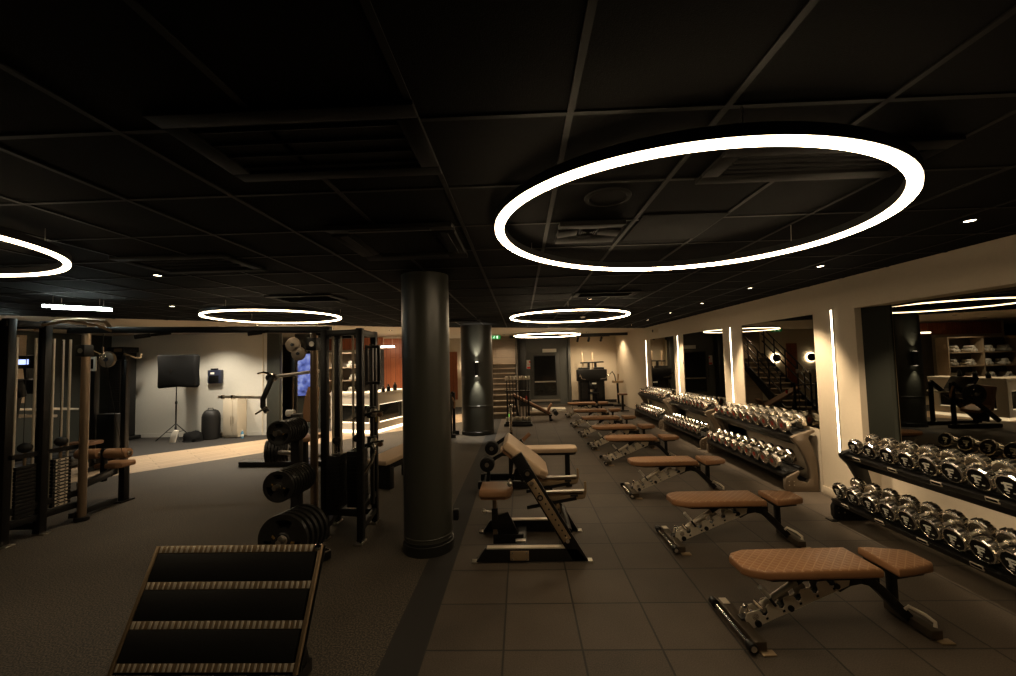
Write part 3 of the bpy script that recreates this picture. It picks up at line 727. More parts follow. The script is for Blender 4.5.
# ------------------------------------------------------------------ dumbbells and racks
def dumbbell_proto(kind):
    """axis along X, head facing the aisle at -X, diameter 0.2, origin at the middle"""
    t = thing('dumbbell', '', 'dumbbell', (0, 0, 0))
    R = 0.1
    m = MB(); m.cyl((-0.07, 0, 0), (0.07, 0, 0), 0.018, M['steel'], seg=14)
    m.lathe([(0.018, -0.06), (0.030, -0.06), (0.026, -0.045), (0.018, -0.04)], M['chrome'], Matrix.Rotation(pi/2, 4, 'Y'), 16)
    m.lathe([(0.018, 0.06), (0.030, 0.06), (0.026, 0.045), (0.018, 0.04)], M['chrome'], Matrix.Rotation(pi/2, 4, 'Y'), 16)
    m.build('handle', t)
    for s in (-1, 1):
        # local z points outward
        mx = Matrix.Translation((s*0.06, 0, 0)) @ Matrix.Rotation(s*pi/2, 4, 'Y')
        m = MB()
        if kind == 'black':
            k = 12; prof = [(0.03, 0), (R*0.80, 0), (R*0.98, 0.010), (R, 0.02), (R, 0.062), (R*0.95, 0.074), (R*0.86, 0.078), (R*0.83, 0.074)]
        else:
            k = 10; prof = [(0.03, 0), (R*0.80, 0), (R*0.97, 0.008), (R, 0.018), (R, 0.064), (R*0.94, 0.075), (R*0.72, 0.080), (R*0.70, 0.078)]
        m.lathe(prof, M['rim'], mx @ Matrix.Rotation(pi/k, 4, 'Z'), k)
        if kind == 'black':   # alternating black and chrome blocks painting facet highlights round the rim
            for q in range(k):
                a = 2*pi*q/k
                m.box(mx @ Vector((R*0.992*cos(a), R*0.992*sin(a), 0.041)), (0.012, 0.016, 0.046), M['black_metal'] if q % 2 else M['chrome'], (mx @ Matrix.Rotation(a, 4, 'Z')).to_euler().to_matrix().to_4x4(), bev=0.003)
        h = m.build('head', t, angle=18)
        m = MB()
        if kind == 'black':
            m.lathe([(0, 0.0755), (R*0.84, 0.0755)], M['black_face'], mx, 24)
            zf = 0.0765
            def mark(cx, cy, w, hh, mat):   # cx to the reader's right, cy up
                e = s
                p = mx @ Vector((-cy*s, e*cx*1.0, zf))
                m.box(p, (0.003, w, hh), mat)
            # bold stem and arms of the white emblem
            mark(-0.020, 0.004, 0.016, 0.062, M['white_mark']); mark(0.008, 0.028, 0.044, 0.015, M['white_mark']); mark(0.004, 0.004, 0.032, 0.013, M['white_mark'])
            mark(-0.020, -0.028, 0.034, 0.010, M['white_mark']); mark(-0.034, 0.022, 0.016, 0.012, M['white_mark'])
            mark(0.028, -0.040, 0.020, 0.006, M['white_mark']); mark(-0.02, -0.048, 0.022, 0.005, M['white_mark'])
        else:
            m.lathe([(0, 0.0785), (R*0.71, 0.0785)], M['steel'], mx, 24)
            def mark(cx, cy, w, hh, mat):
                p = mx @ Vector((-cy*s, s*cx, 0.0795)); m.box(p, (0.003, w, hh), mat)
            mark(0.0, 0.020, 0.034, 0.011, M['red_mark']); mark(0.012, 0.0, 0.011, 0.044, M['red_mark']); mark(-0.006, -0.018, 0.026, 0.011, M['red_mark']); mark(-0.018, -0.004, 0.010, 0.024, M['red_mark'])
        f = m.build('face_plate', h, label='black face with white emblem' if kind == 'black' else 'steel face with red mark')
    return t
PB_, PR_ = dumbbell_proto('black'), dumbbell_proto('red')
used = {'black': 0, 'red': 0}
TILT = radians(15)
def place_dumbbell(kind, x, y, z, dia, length, label, group):
    p = PB_ if kind == 'black' else PR_
    o = p if used[kind] == 0 else dup(p); used[kind] += 1
    o.location = (x, y, z); o.rotation_euler = (0, -TILT, 0)
    o.scale = (length/0.28, dia/0.2, dia/0.2)
    o['label'] = label; o['group'] = group

def rack(y0, y1, xo, black, label, lower, upper, name_lo, name_up, kind, ends):
    """y0 near end, y1 far end; xo = X of the front of the lower dumbbell heads"""
    yc = (y0+y1)/2
    fr = M['black_metal'] if black else M['champagne']
    t = thing('dumbbell_rack', label, 'dumbbell rack', (xo+0.3, yc, 0), group='two-tier dumbbell racks')
    O = (xo+0.3, yc, 0)
    cosT, sinT = cos(TILT), sin(TILT)
    zl, zu = 0.245, 0.725     # tray front lip heights
    for nm, x0, zz in (('lower_tray', xo-0.005, zl), ('upper_tray', xo+0.145, zu)):
        m = MB(O)
        R = Euler((0, -TILT, 0)).to_matrix().to_4x4()
        c = Vector((x0+0.145*cosT, yc, zz+0.145*sinT-0.005))
        m.box(c + Vector((0, 0, -0.02)), (0.29, y1-y0-0.06, 0.016), M['black_metal'], R, bev=0.004)
        m.box((x0+0.02, yc, zz-0.035), (0.02, y1-y0-0.06, 0.055), M['black_metal'], R, bev=0.004)
        for q in (0.075, 0.245):   # saddle rails under the heads
            cc = Vector((x0+q*cosT, yc, zz+q*sinT-0.006)); m.box(cc, (0.05, y1-y0-0.08, 0.016), M['rubber'], R, bev=0.004)
        tr = m.build(nm, t)
        if black:
            for k in range(0, 9):
                yy = y1-0.22-k*0.42/2
                if k % 2 == 0 and yy > y0:
                    m = MB(O); m.box((x0+0.004, yy, zz-0.030), (0.008, 0.095, 0.034), M['nickel'], R, bev=0.002)
                    m.box((x0-0.001, yy, zz-0.030), (0.004, 0.078, 0.018), M['black_face'], R); m.build('weight_label', tr)
    # curved end brackets, profile in XZ
    X = lambda v: xo+v*0.92
    outer = [(0.10, 0.0), (0.02, 0.015), (0.0, 0.05), (0.0, 0.15), (0.03, 0.20), (0.10, 0.225), (0.20, 0.275), (0.22, 0.26), (0.19, 0.225), (0.16, 0.185), (0.20, 0.14), (0.31, 0.12), (0.355, 0.17), (0.35, 0.30), (0.30, 0.45), (0.22, 0.59), (0.14, 0.67), (0.13, 0.71), (0.17, 0.735), (0.45, 0.81), (0.46, 0.78), (0.38, 0.74), (0.36, 0.70), (0.42, 0.56), (0.46, 0.40), (0.47, 0.20), (0.46, 0.0)]
    for s in ends:
        yy = (y0 if s < 0 else y1-0.06)
        m = MB(O); m.prism([(X(a), b) for a, b in outer], 0.06, fr, XZ(yy), bev=0.006)
        for a, b in ((0.05, 0.14), (0.12, 0.14), (0.05, 0.09), (0.12, 0.09)):
            m.cyl((X(a), yy-0.004, b), (X(a), yy+0.064, b), 0.008, M['steel'], seg=8)
        m.box((X(-0.015), yy+0.03, 0.006), (0.07, 0.10, 0.01), fr, bev=0.002)
        m.build('end_bracket', t)
    for z_, x_ in ((0.10, 0.38), (0.60, 0.36)):
        m = MB(O); m.box((X(x_), yc, z_), (0.05, y1-y0-0.1, 0.07), M['black_metal'], bev=0.005); m.build('cross_beam', t)
    # dumbbells
    for tier, x0, zz, (ya, yb, n, d0, d1), nm in (('lower', xo-0.005, zl, lower, name_lo), ('upper', xo+0.145, zu, upper, name_up)):
        for k in range(n):
            f = k/(n-1); y = ya+(yb-ya)*f; dia = d0+(d1-d0)*f     # k = 0 nearest the camera
            ln = 0.25+0.05*(dia-0.12)/0.09
            q = 0.16
            cx = x0 + q*cosT - sinT*(dia/2+0.0); cz = zz + q*sinT + cosT*dia/2 + 0.003
            place_dumbbell(kind, cx, y, cz, dia, ln, nm(k, n), f'dumbbells on the {tier} shelf of the ' + label.split(' dumbbell rack')[0] + ' rack')

rack(2.55, 4.76, 3.36, True, 'black two-tier dumbbell rack at the right edge, before the nearest mirror',
     (2.83, 4.63, 10, 0.196, 0.165), (2.95, 4.58, 9, 0.20, 0.155),
     lambda k, n: f'dumbbell with black face and white emblem, {ORD[n-1-k]} from the white pillar on the lower shelf',
     lambda k, n: f'dumbbell with black face and white emblem, {ORD[n-1-k]} from the white pillar on the upper shelf', 'black', (-1, 1))
rack(5.67, 8.02, 3.45, False, 'champagne ended dumbbell rack below the staircase mirror',
     (5.92, 7.90, 10, 0.205, 0.165), (5.90, 7.86, 10, 0.215, 0.165),
     lambda k, n: f'chrome dumbbell with red mark, {ORD[k]} from the near end, lower shelf below the staircase mirror',
     lambda k, n: f'chrome dumbbell with red mark, {ORD[k]} from the near end, upper shelf below the staircase mirror', 'red', (-1, 1))
rack(8.26, 10.4, 3.45, False, 'champagne ended dumbbell rack below the mirror showing the door',
     (8.46, 10.25, 10, 0.18, 0.15), (8.44, 10.2, 10, 0.19, 0.15),
     lambda k, n: f'chrome dumbbell with red mark, {ORD[k]} from the near end, lower shelf below the door mirror',
     lambda k, n: f'chrome dumbbell with red mark, {ORD[k]} from the near end, upper shelf below the door mirror', 'red', (-1, 1))
rack(10.66, 12.95, 3.44, False, 'champagne ended dumbbell rack farthest down the wall by the corner',
     (10.86, 12.8, 10, 0.165, 0.13), (10.84, 12.75, 10, 0.165, 0.13),
     lambda k, n: f'small chrome dumbbell, {ORD[k]} from the near end, lower shelf of the farthest rack',
     lambda k, n: f'small chrome dumbbell, {ORD[k]} from the near end, upper shelf of the farthest rack', 'red', (-1, 1))

# ------------------------------------------------------------------ preacher curl bench
def preacher():
    O = (0.05, 4.2, 0); t = thing('preacher_curl_bench', 'black preacher curl bench with pale arm pad and tan seat, beside the front pillar', 'preacher bench', O)
    for y, nm in ((3.87, 'near'), (4.53, 'far')):
        m = MB(O)
        m.prism([(-0.455, 0.012), (-0.375, 0.125), (0.46, 0.125), (0.56, 0.012)], 0.06, M['black_metal'], XZ(y-0.03), bev=0.006)
        m.box((0.045, y, 0.131), (0.80, 0.055, 0.010), M['nickel'])
        for x in (-0.47, 0.575): m.box((x, y, 0.008), (0.05, 0.07, 0.012), M['steel'], bev=0.003)
        b = m.build('base_rail', t)
        if y < 4:
            m = MB(O); m.box((-0.06, y-0.034, 0.068), (0.17, 0.008, 0.085), M['tan_metal'], bev=0.003)
            for a in (-0.125, 0.005):
                for c in (0.04, 0.097): m.cyl((a, y-0.036, c), (a, y-0.044, c), 0.009, M['chrome'], seg=10)
            m.build('maker_plate', b, label='tan plate held by four bolts')
        m = MB(O)
        m.prism([(0.42, 0.012), (0.56, 0.012), (-0.02, 0.985), (-0.115, 0.93)], 0.06, M['black_metal'], XZ(y-0.03), bev=0.005)
        p = m.build('slanted_post', t)
        m = MB(O)
        d = Vector((-0.58, 0, 0.973)).normalized()
        a0 = Vector((0.375, y-0.035, 0.20)); a1 = a0 + d*0.62
        m.bar(a0, a1, 0.008, 0.075, M['tan_metal'], up=(0.97, 0, 0.58), bev=0.002)
        for k in range(10):
            q = a0 + d*(0.05+0.055*k) + Vector((0.008, 0, 0)); m.cyl(q+Vector((0, -0.005, 0)), q+Vector((0, -0.009, 0)), 0.008, M['slot'], seg=8)
        for q in (a1-d*0.02, a0+d*0.0):
            m.cyl(q+Vector((0, 0, 0)), q+Vector((0, -0.02, 0)), 0.018, M['chrome'], seg=12)
        m.build('hole_plate', p, label='tan plate with a row of holes')
        # bar rest with hook
        zz = 0.60 if y < 4 else 0.585
        y2 = y+0.06 if y < 4 else y-0.08
        m = MB(O)
        m.prism([(0.16, zz-0.045), (0.54, zz-0.03), (0.555, zz+0.01), (0.555, zz+0.09), (0.575, zz+0.09), (0.578, zz+0.0), (0.56, zz-0.06), (0.2, zz-0.085)], 0.012, M['tan_metal'], XZ(y2), bev=0.002)
        m.prism([(0.14, zz-0.02), (0.55, zz-0.005), (0.55, zz-0.075), (0.14, zz-0.095)], 0.01, M['tan_metal'], XZ(y2+0.02))
        m.cyl((0.13, y2, zz+0.0), (0.55, y2, zz+0.008), 0.016, M['steel'], seg=12)
        m.box((0.46, y2-0.002, zz-0.035), (0.07, 0.004, 0.02), M['slot'])
        m.cyl((0.14, y-0.04, zz-0.02), (0.14, y+0.04, zz-0.02), 0.028, M['black_metal'], seg=14); m.cyl((0.14, y-0.045, zz-0.02), (0.14, y-0.04, zz-0.02), 0.016, M['chrome'], seg=10)
        m.bar((0.02, y2+0.005, zz-0.14), (0.48, y2+0.005, zz-0.06), 0.02, 0.03, M['black_metal'])
        m.build('bar_rest', t, label='tan bar rest with end hook')
    # arm pad
    m = MB(O); d = Vector((0.74, 0, -0.60)).normalized(); n = Vector((0.60, 0, 0.74)).normalized()
    R = Matrix((d, Vector((0, 1, 0)), n)).transposed().to_4x4()
    c = Vector((0.02, 4.24, 0.865))
    ol = [(-0.26, -0.26), (0.16, -0.28), (0.25, -0.2), (0.25, 0.2), (0.16, 0.28), (-0.26, 0.26)]
    m.prism(ol, 0.085, M['leather_pale'], Matrix.Translation(c) @ R @ Matrix.Translation((0, 0, -0.04)), bev=0.022, seg=3)
    m.prism([(a*0.92, b*0.92) for a, b in ol], 0.03, M['leather_dark'], Matrix.Translation(c) @ R @ Matrix.Translation((0, 0, -0.068)))
    m.build('arm_pad', t, label='pale slanted arm pad')
    m = MB(O); m.cyl((-0.06, 3.9, 0.80), (-0.06, 4.5, 0.80), 0.03, M['black_metal'], seg=14)
    for y in (3.835, 4.565):
        m.cyl((0.03, y-0.01, 0.80), (0.03, y+0.01, 0.80), 0.036, M['black_metal'], seg=18); m.cyl((0.03, y-0.018, 0.80), (0.03, y+0.018, 0.80), 0.020, M['chrome'], seg=14)
    m.box((-0.05, 4.2, 0.74), (0.12, 0.5, 0.04), M['dark_metal'], (0, radians(39), 0))
    m.cyl((-0.13, 3.92, 0.72), (-0.13, 3.80, 0.72), 0.012, M['steel'], seg=10); m.sphere((-0.13, 3.79, 0.72), 0.026, M['steel'], seg=12)
    m.build('pad_bracket', t)
    # seat
    m = MB(O); ol = []
    for k in range(13):
        a = -pi/2 + pi*k/12; ol.append((-0.19+0.075*cos(a), 0.125*sin(a)))
    ol = [(-0.44, -0.145), (-0.40, -0.155)] + [(x_, y_*1.2) for x_, y_ in ol] + [(-0.40, 0.155), (-0.44, 0.145)]
    m.prism(ol, 0.085, M['leather_plain'], Matrix.Translation((0, 4.2, 0.505)), bev=0.028, seg=3); m.prism([(a*0.9-0.03, b*0.85) for a, b in ol], 0.02, M['leather_dark'], Matrix.Translation((0, 4.2, 0.488)))
    m.build('seat', t)
    m = MB(O); m.bar((-0.30, 4.2, 0.10), (-0.30, 4.2, 0.49), 0.042, 0.042, M['bronze_tube'], bev=0.004)
    m.bar((-0.30, 4.2, 0.17), (-0.30, 4.2, 0.37), 0.06, 0.06, M['black_metal'], bev=0.004); m.cyl((-0.33, 4.2, 0.33), (-0.40, 4.2, 0.34), 0.010, M['steel'], seg=10); m.sphere((-0.41, 4.2, 0.34), 0.024, M['steel'], seg=10)
    m.build('seat_post', t)
    m = MB(O); m.prism([(-0.27, 0.30), (-0.17, 0.33), (-0.02, 0.02), (-0.27, 0.06)], 0.05, M['black_metal'], XZ(4.175), bev=0.004)
    m.box((-0.04, 4.2, 0.05), (0.10, 0.62, 0.07), M['black_metal'], bev=0.005); m.box((-0.05, 4.1, 0.09), (0.10, 0.06, 0.01), M['steel'])
    m.box((-0.17, 4.2, 0.075), (0.30, 0.06, 0.09), M['black_metal'], bev=0.005); m.build('seat_mount', t)
    m = MB(O); m.cyl((0.40, 3.88, 0.26), (0.40, 4.52, 0.26), 0.028, M['black_metal'], seg=14); m.build('cross_tube', t)
preacher()

# ------------------------------------------------------------------ leg curl machine behind it
def leg_curl():
    O = (0.0, 6.15, 0); t = thing('leg_curl_machine', 'lying leg curl machine with long tan pad behind the preacher bench', 'leg curl machine', O)
    m = MB(O); m.box((-0.18, 6.0, 0.06), (0.95, 0.08, 0.10), M['black_metal'], bev=0.006); m.box((-0.18, 6.40, 0.06), (0.95, 0.08, 0.10), M['black_metal'], bev=0.006)
    for x in (-0.55, 0.2): m.box((x, 6.2, 0.06), (0.08, 0.42, 0.09), M['black_metal'], bev=0.006)
    m.build('base_frame', t)
    m = MB(O); ol = [(-0.34, -0.11), (-0.30, -0.14), (0.72, -0.14), (0.78, -0.10), (0.78, 0.10), (0.72, 0.14), (-0.30, 0.14), (-0.34, 0.11)]
    m.prism(ol, 0.07, M['leather_pale'], Matrix.Translation((0, 6.2, 0.475)), bev=0.02, seg=3); m.prism([(a*0.97, b*0.9) for a, b in ol], 0.035, M['black_metal'], Matrix.Translation((0, 6.2, 0.445)))
    m.build('bench_pad', t, label='long pale tan pad')
    m = MB(O); m.bar((0.64, 6.2, 0.01), (0.64, 6.2, 0.45), 0.07, 0.07, M['black_metal'], bev=0.005); m.box((0.64, 6.2, 0.02), (0.09, 0.30, 0.03), M['black_metal'], bev=0.004); m.build('leg', t)
    m = MB(O); m.bar((-0.18, 6.2, 0.06), (-0.18, 6.2, 0.46), 0.08, 0.08, M['black_metal'], bev=0.005); m.build('leg', t)
    m = MB(O); m.bar((0.2, 6.2, 0.06), (0.66, 6.2, 0.06), 0.05, 0.05, M['black_metal'], bev=0.004); m.build('base_stretcher', t)
    for yy, zz, xx in ((6.02, 0.36, -0.52), (6.42, 0.50, -0.48)):
        m = MB(O); m.bar((-0.20, yy+0.05, zz+0.18), (xx, yy+0.05, zz), 0.045, 0.05, M['black_metal'], bev=0.004); arm = m.build('lever_arm', t)
        m = MB(O); m.cyl((xx, yy-0.10, zz), (xx, yy+0.04, zz), 0.105, M['rubber'], seg=24, bev=0.02); m.cyl((xx, yy-0.115, zz), (xx, yy-0.10, zz), 0.03, M['steel'], seg=14)
        m.cyl((xx, yy-0.104, zz), (xx, yy-0.099, zz), 0.07, M['dark_metal'], seg=20); m.build('roller', arm)
    m = MB(O); m.bar((-0.52, 6.02, 0.10), (-0.50, 6.02, 0.30), 0.05, 0.06, M['black_metal'], bev=0.004); m.build('roller_post', t)
    m = MB(O); m.bar((-0.18, 6.32, 0.06), (-0.18, 6.32, 1.14), 0.045, 0.055, M['black_metal'], bev=0.004)
    m.cyl((-0.18, 6.285, 0.75), (-0.18, 6.285, 1.12), 0.022, M['chrome'], seg=12); m.box((-0.19, 6.29, 1.0), (0.03, 0.03, 0.04), M['green_led']); m.sphere((-0.18, 6.3, 1.15), 0.03, M['chrome'], seg=12)
    m.build('handle_post', t, label='black and chrome post with a green tag')
    m = MB(O); m.tube([(-0.08, 6.30, 0.42), (0.0, 6.36, 0.62), (0.10, 6.40, 0.70)], 0.03, M['leather_dark'], 10); m.build('hand_grip', t)
leg_curl()

# ------------------------------------------------------------------ cable crossover machine: two towers joined by a top beam
def cable_machine():
    O = (-3.7, 4.7, 0)
    t = thing('cable_crossover_machine', 'large black cable crossover machine, two towers joined by a high crossbeam', 'cable machine', O)
    # --- right tower
    P = {'a': (-2.11, 4.40), 'b': (-1.695, 4.32), 'c': (-1.74, 4.86), 'd': (-2.19, 4.88)}
    for k, (x, y) in P.items():
        m = MB(O); m.box((x, y, 1.11), (0.065, 0.075, 2.20), M['black_metal'], bev=0.006); u = m.build('upright', t)
        m = MB(O); m.box((x, y-0.02, 0.008), (0.085, 0.14, 0.014), M['steel'], bev=0.003); m.cyl((x+0.02, y-0.07, 0.014), (x+0.02, y-0.07, 0.026), 0.012, M['chrome'], seg=10); m.build('foot_plate', u)
    for (k1, k2), zs in ((('a', 'b'), (0.29, 2.17)), (('b', 'c'), (0.14, 0.33, 2.17)), (('d', 'c'), (0.12, 2.17)), (('a', 'd'), (0.12, 0.33, 2.17))):
        for z in zs:
            m = MB(O); m.bar((*P[k1], z), (*P[k2], z), 0.05, 0.06, M['black_metal'], bev=0.005); m.build('cross_bar', t)
    for x0, y0, zz in ((-2.00, 4.45, 0.90), (-1.82, 4.55, 0.93)):
        m = MB(O); m.box((x0, y0, zz/2+0.14), (0.14, 0.24, zz-0.34), M['black_metal'], bev=0.006)
        for k in range(13): m.box((x0, y0, 0.34+k*0.042), (0.146, 0.245, 0.006), M['dark_metal'])
        m.build('weight_stack', t)
        for s in (-1, 1):
            m = MB(O); m.cyl((x0+s*0.045, y0, 0.30), (x0+s*0.045, y0, 2.15), 0.0125, M['nickel'], seg=10); m.build('guide_rod', t)
        m = MB(O); m.cyl((x0, y0-0.02, 0.85), (x0, y0-0.02, 0.97), 0.012, M['chrome'], seg=10); m.sphere((x0, y0-0.02, 1.02), 0.042, M['rubber'], seg=14)
        m.cyl((x0, y0-0.02, 1.04), (x0, y0-0.02, 2.12), 0.0035, M['rubber'], seg=6); m.build('lifting_rod', t)
    # adjustable pulley column on its right side
    m = MB(O); m.bar((-1.66, 4.56, 0.30), (-1.66, 4.56, 2.05), 0.035, 0.05, M['dark_metal'], bev=0.004)
    for z in (2.02, 1.62): m.box((-1.64, 4.55, z), (0.16, 0.05, 0.03), M['dark_metal'], bev=0.004)
    for x in (-1.71, -1.575): m.bar((x, 4.55, 1.60), (x, 4.55, 2.04), 0.03, 0.03, M['dark_metal'])
    for k in range(14): m.cyl((-1.66, 4.53, 0.5+k*0.1), (-1.66, 4.527, 0.5+k*0.1), 0.008, M['slot'], seg=8)
    m.build('pulley_column', t)
    for z in (1.30, 0.98):
        m = MB(O); m.box((-1.66, 4.55, z), (0.08, 0.08, 0.12), M['black_metal'], bev=0.006); m.cyl((-1.645, 4.50, z), (-1.595, 4.50, z), 0.045, M['steel'], seg=18, bev=0.006)
        m.sphere((-1.55, 4.5, z-0.02), 0.03, M['leather_dark'], seg=10); c = m.build('pulley_carriage', t)
        m = MB(O); m.tube([(-1.80, 4.38, z-0.05), (-1.72, 4.40, z-0.025), (-1.60, 4.42, z+0.012), (-1.50, 4.46, z+0.02)], 0.012, M['chrome'], 8); m.cyl((-1.70, 4.40, z-0.02), (-1.61, 4.42, z+0.008), 0.017, M['rubber'], seg=10); m.build('pull_handle', c)
    m = MB(O); m.tube([(-1.60, 4.42, 0.98), (-1.575, 4.40, 0.90), (-1.60, 4.38, 0.80), (-1.66, 4.36, 0.70), (-1.70, 4.34, 0.68)], 0.018, M['chrome'], 8); m.build('ankle_handle', t, label='hanging chrome handle')
    for z in (0.95, 1.18):
        m = MB(O); m.box((-1.715, 4.826, z), (0.02, 0.006, 0.06), M['yellow']); m.box((-1.705, 4.83, z), (0.03, 0.004, 0.07), M['black_face']); m.build('warning_label', t, label='small yellow label')
    # --- left tower, seen along its side
    for y, x, w_ in ((4.30, -5.53, 0.09), (4.625, -5.50, 0.085)):
        m = MB(O); m.box((x, y, 1.21), (w_, 0.075, 2.42), M['black_metal'], bev=0.006); u = m.build('upright', t)
        m = MB(O); m.box((x+0.03, y, 0.008), (0.15, 0.09, 0.014), M['steel'], bev=0.003); m.build('foot_plate', u)
    m = MB(O); m.box((-5.95, 4.6, 1.21), (0.08, 0.08, 2.42), M['black_metal'], bev=0.006); m.build('upright', t)
    for z in (0.20, 0.34, 2.37):
        m = MB(O); m.bar((-5.52, 4.25, z), (-5.49, 5.05, z), 0.05, 0.07, M['black_metal'], bev=0.005); m.build('cross_bar', t)
    m = MB(O); m.bar((-5.95, 4.6, 2.37), (-5.5, 4.62, 2.37), 0.06, 0.07, M['black_metal'], bev=0.005); m.build('cross_bar', t)
    m = MB(O); m.bar((-5.95, 4.6, 0.10), (-5.5, 4.62, 0.10), 0.06, 0.07, M['black_metal'], bev=0.005); m.build('cross_bar', t)
    for y0, numbered in ((4.46, False), (4.82, True)):
        m = MB(O)
        for k in range(14): m.box((-5.56, y0, 0.27+k*0.04), (0.17, 0.20 if numbered else 0.19, 0.035), M['black_metal'], bev=0.003)
        w = m.build('weight_stack', t)
        if numbered:
            m = MB(O)
            for k in range(14):
                m.box((-5.473, y0-0.005, 0.27+k*0.04), (0.003, 0.135, 0.022), M['nickel']); m.box((-5.471, y0-0.04, 0.27+k*0.04), (0.003, 0.03, 0.012), M['black_face'])
                m.box((-5.471, y0+0.03, 0.27+k*0.04), (0.003, 0.018, 0.010), M['black_face'])
            m.build('plate_labels', w, label='column of pale weight labels')
        for s in (-1, 1):
            for q in ((0, 1) if numbered else (0,)):
                m = MB(O); m.cyl((-5.52-q*0.09, y0+s*0.09, 0.25), (-5.52-q*0.09, y0+s*0.09, 2.22), 0.013, M['nickel'], seg=10); m.build('guide_rod', t)
        m = MB(O); m.cyl((-5.50, y0, 0.80), (-5.50, y0, 0.95), 0.013, M['bronze_tube'], seg=10); m.sphere((-5.50, y0, 1.00), 0.062, M['rubber'], (1, 1, .9), 16); m.cyl((-5.52, y0, 1.05), (-5.52, y0, 2.2), 0.0035, M['rubber'], seg=6); m.build('selector_knob', t)
    m = MB(O); m.bar((-5.5, 4.30, 0.92), (-5.5, 5.0, 0.90), 0.03, 0.05, M['black_metal'])
    m.build('cross_bar', t)
    # bronze coloured columns, one at each tower
    for x, y in ((-5.44, 5.02), (-2.46, 4.86)):
        m = MB(O); m.cyl((x, y, 0.01), (x, y, 2.33), 0.043, M['bronze_tube'], seg=24); c = m.build('guide_column', t, label='bronze coloured round column')
        z = 2.08
        m = MB(O); m.box((x, y-0.02, z), (0.12, 0.12, 0.15), M['black_metal'], bev=0.01); m.cyl((x+0.01, y-0.085, z), (x+0.01, y-0.075, z), 0.03, M['steel'], seg=14); m.build('carriage', c)
        m = MB(O); m.cyl((x, y, 0.0), (x, y, 0.05), 0.075, M['black_metal'], seg=20, bev=0.006); m.build('column_foot', c)
    m = MB(O); m.bar((-2.46, 4.86, 2.22), (-2.19, 4.88, 2.19), 0.06, 0.06, M['black_metal'], bev=0.005); m.build('cross_bar', t); m = MB(O); m.bar((-2.46, 4.86, 0.06), (-2.19, 4.88, 0.06), 0.06, 0.06, M['black_metal'], bev=0.005); m.build('cross_bar', t)
    m = MB(O); m.bar((-2.25, 4.84, 0.06), (-1.98, 5.2, 0.16), 0.07, 0.07, M['black_metal'], bev=0.005); m.cyl((-2.0, 5.14, 0.16), (-1.95, 5.24, 0.16), 0.05, M['rubber'], seg=14); m.build('foot_strut', t)
    # crossbeam with angled grips
    m = MB(O); m.bar((-5.5, 4.88, 2.33), (-2.15, 4.62, 2.23), 0.075, 0.075, M['black_metal'], bev=0.008)
    m.bar((-3.0, 4.67, 2.29), (-2.2, 4.61, 2.265), 0.04, 0.02, M['steel']); m.build('crossbeam', t)
    for x0 in (-4.25, -2.95):
        m = MB(O); m.tube([(x0+0.12, 4.76, 2.25), (x0+0.06, 4.64, 2.23), (x0-0.08, 4.52, 2.20)], 0.017, M['black_metal'], 10)
        m.cyl((x0-0.09, 4.515, 2.198), (x0+0.02, 4.60, 2.22), 0.025, M['rubber'], seg=14, bev=0.004); m.build('pull_up_grip', t)
    m = MB(O); m.tube([(-5.62, 4.6, 2.32), (-5.5, 4.72, 2.43), (-5.3, 4.80, 2.45), (-5.0, 4.82, 2.42), (-4.9, 4.84, 2.30)], 0.02, M['tan_metal'], 10)
    m.tube([(-5.4, 4.5, 2.36), (-5.2, 4.6, 2.42), (-4.95, 4.68, 2.36), (-4.88, 4.84, 2.28)], 0.016, M['tan_metal'], 10); m.build('multi_grip_bar', t, label='curved tan grip bars on top of the left tower')
    # pulldown / row seat at the left tower
    m = MB(O); m.bar((-5.46, 5.0, 0.42), (-5.62, 5.62, 0.45), 0.06, 0.09, M['black_metal'], bev=0.006); m.bar((-5.62, 5.62, 0.05), (-5.50, 4.95, 0.08), 0.06, 0.06, M['black_metal'], bev=0.005); m.build('seat_beam', t)
    m = MB(O)
    m.prism([(-0.18, -0.13), (0.14, -0.15), (0.19, -0.10), (0.19, 0.10), (0.14, 0.15), (-0.18, 0.13)], 0.065, M['leather_plain'], Matrix.Translation((-5.68, 5.68, 0.49)), bev=0.02, seg=3); m.build('seat', t)
    m = MB(O); m.bar((-5.60, 5.72, 0.01), (-5.60, 5.72, 0.49), 0.085, 0.085, M['black_metal'], bev=0.006); m.box((-5.6, 5.72, 0.01), (0.14, 0.2, 0.018), M['black_metal']); m.build('seat_post', t)
    m = MB(O); m.bar((-5.73, 5.56, 0.32), (-5.73, 5.56, 0.76), 0.05, 0.06, M['black_metal'], bev=0.005); m.cyl((-6.12, 5.56, 0.695), (-5.36, 5.56, 0.695), 0.018, M['chrome'], seg=12)
    m.cyl((-5.74, 5.50, 0.42), (-5.60, 5.50, 0.42), 0.02, M['steel'], seg=10); m.sphere((-5.58, 5.5, 0.42), 0.03, M['black_metal'], seg=10); rb = m.build('roller_post', t)
    for a, b in ((-6.10, -5.79), (-5.69, -5.38)):
        m = MB(O); m.cyl((a, 5.56, 0.695), (b, 5.56, 0.695), 0.068, M['leather_plain'], seg=24, bev=0.012); m.cyl((b, 5.56, 0.695), (b+0.012, 5.56, 0.695), 0.03, M['steel'], seg=14); m.build('thigh_roller', rb)
    m = MB(O); m.cyl((-5.15, 4.95, 2.28), (-5.15, 4.95, 2.10), 0.004, M['rubber'], seg=6); m.cyl((-5.15, 4.95, 2.12), (-5.15, 4.95, 2.03), 0.012, M['chrome'], seg=8); m.tube([(-5.15+0.03*cos(a), 4.95, 2.0+0.03*sin(a)) for a in [2*pi*k/12 for k in range(12)]], 0.006, M['chrome'], 6, True); m.build('cable', t)
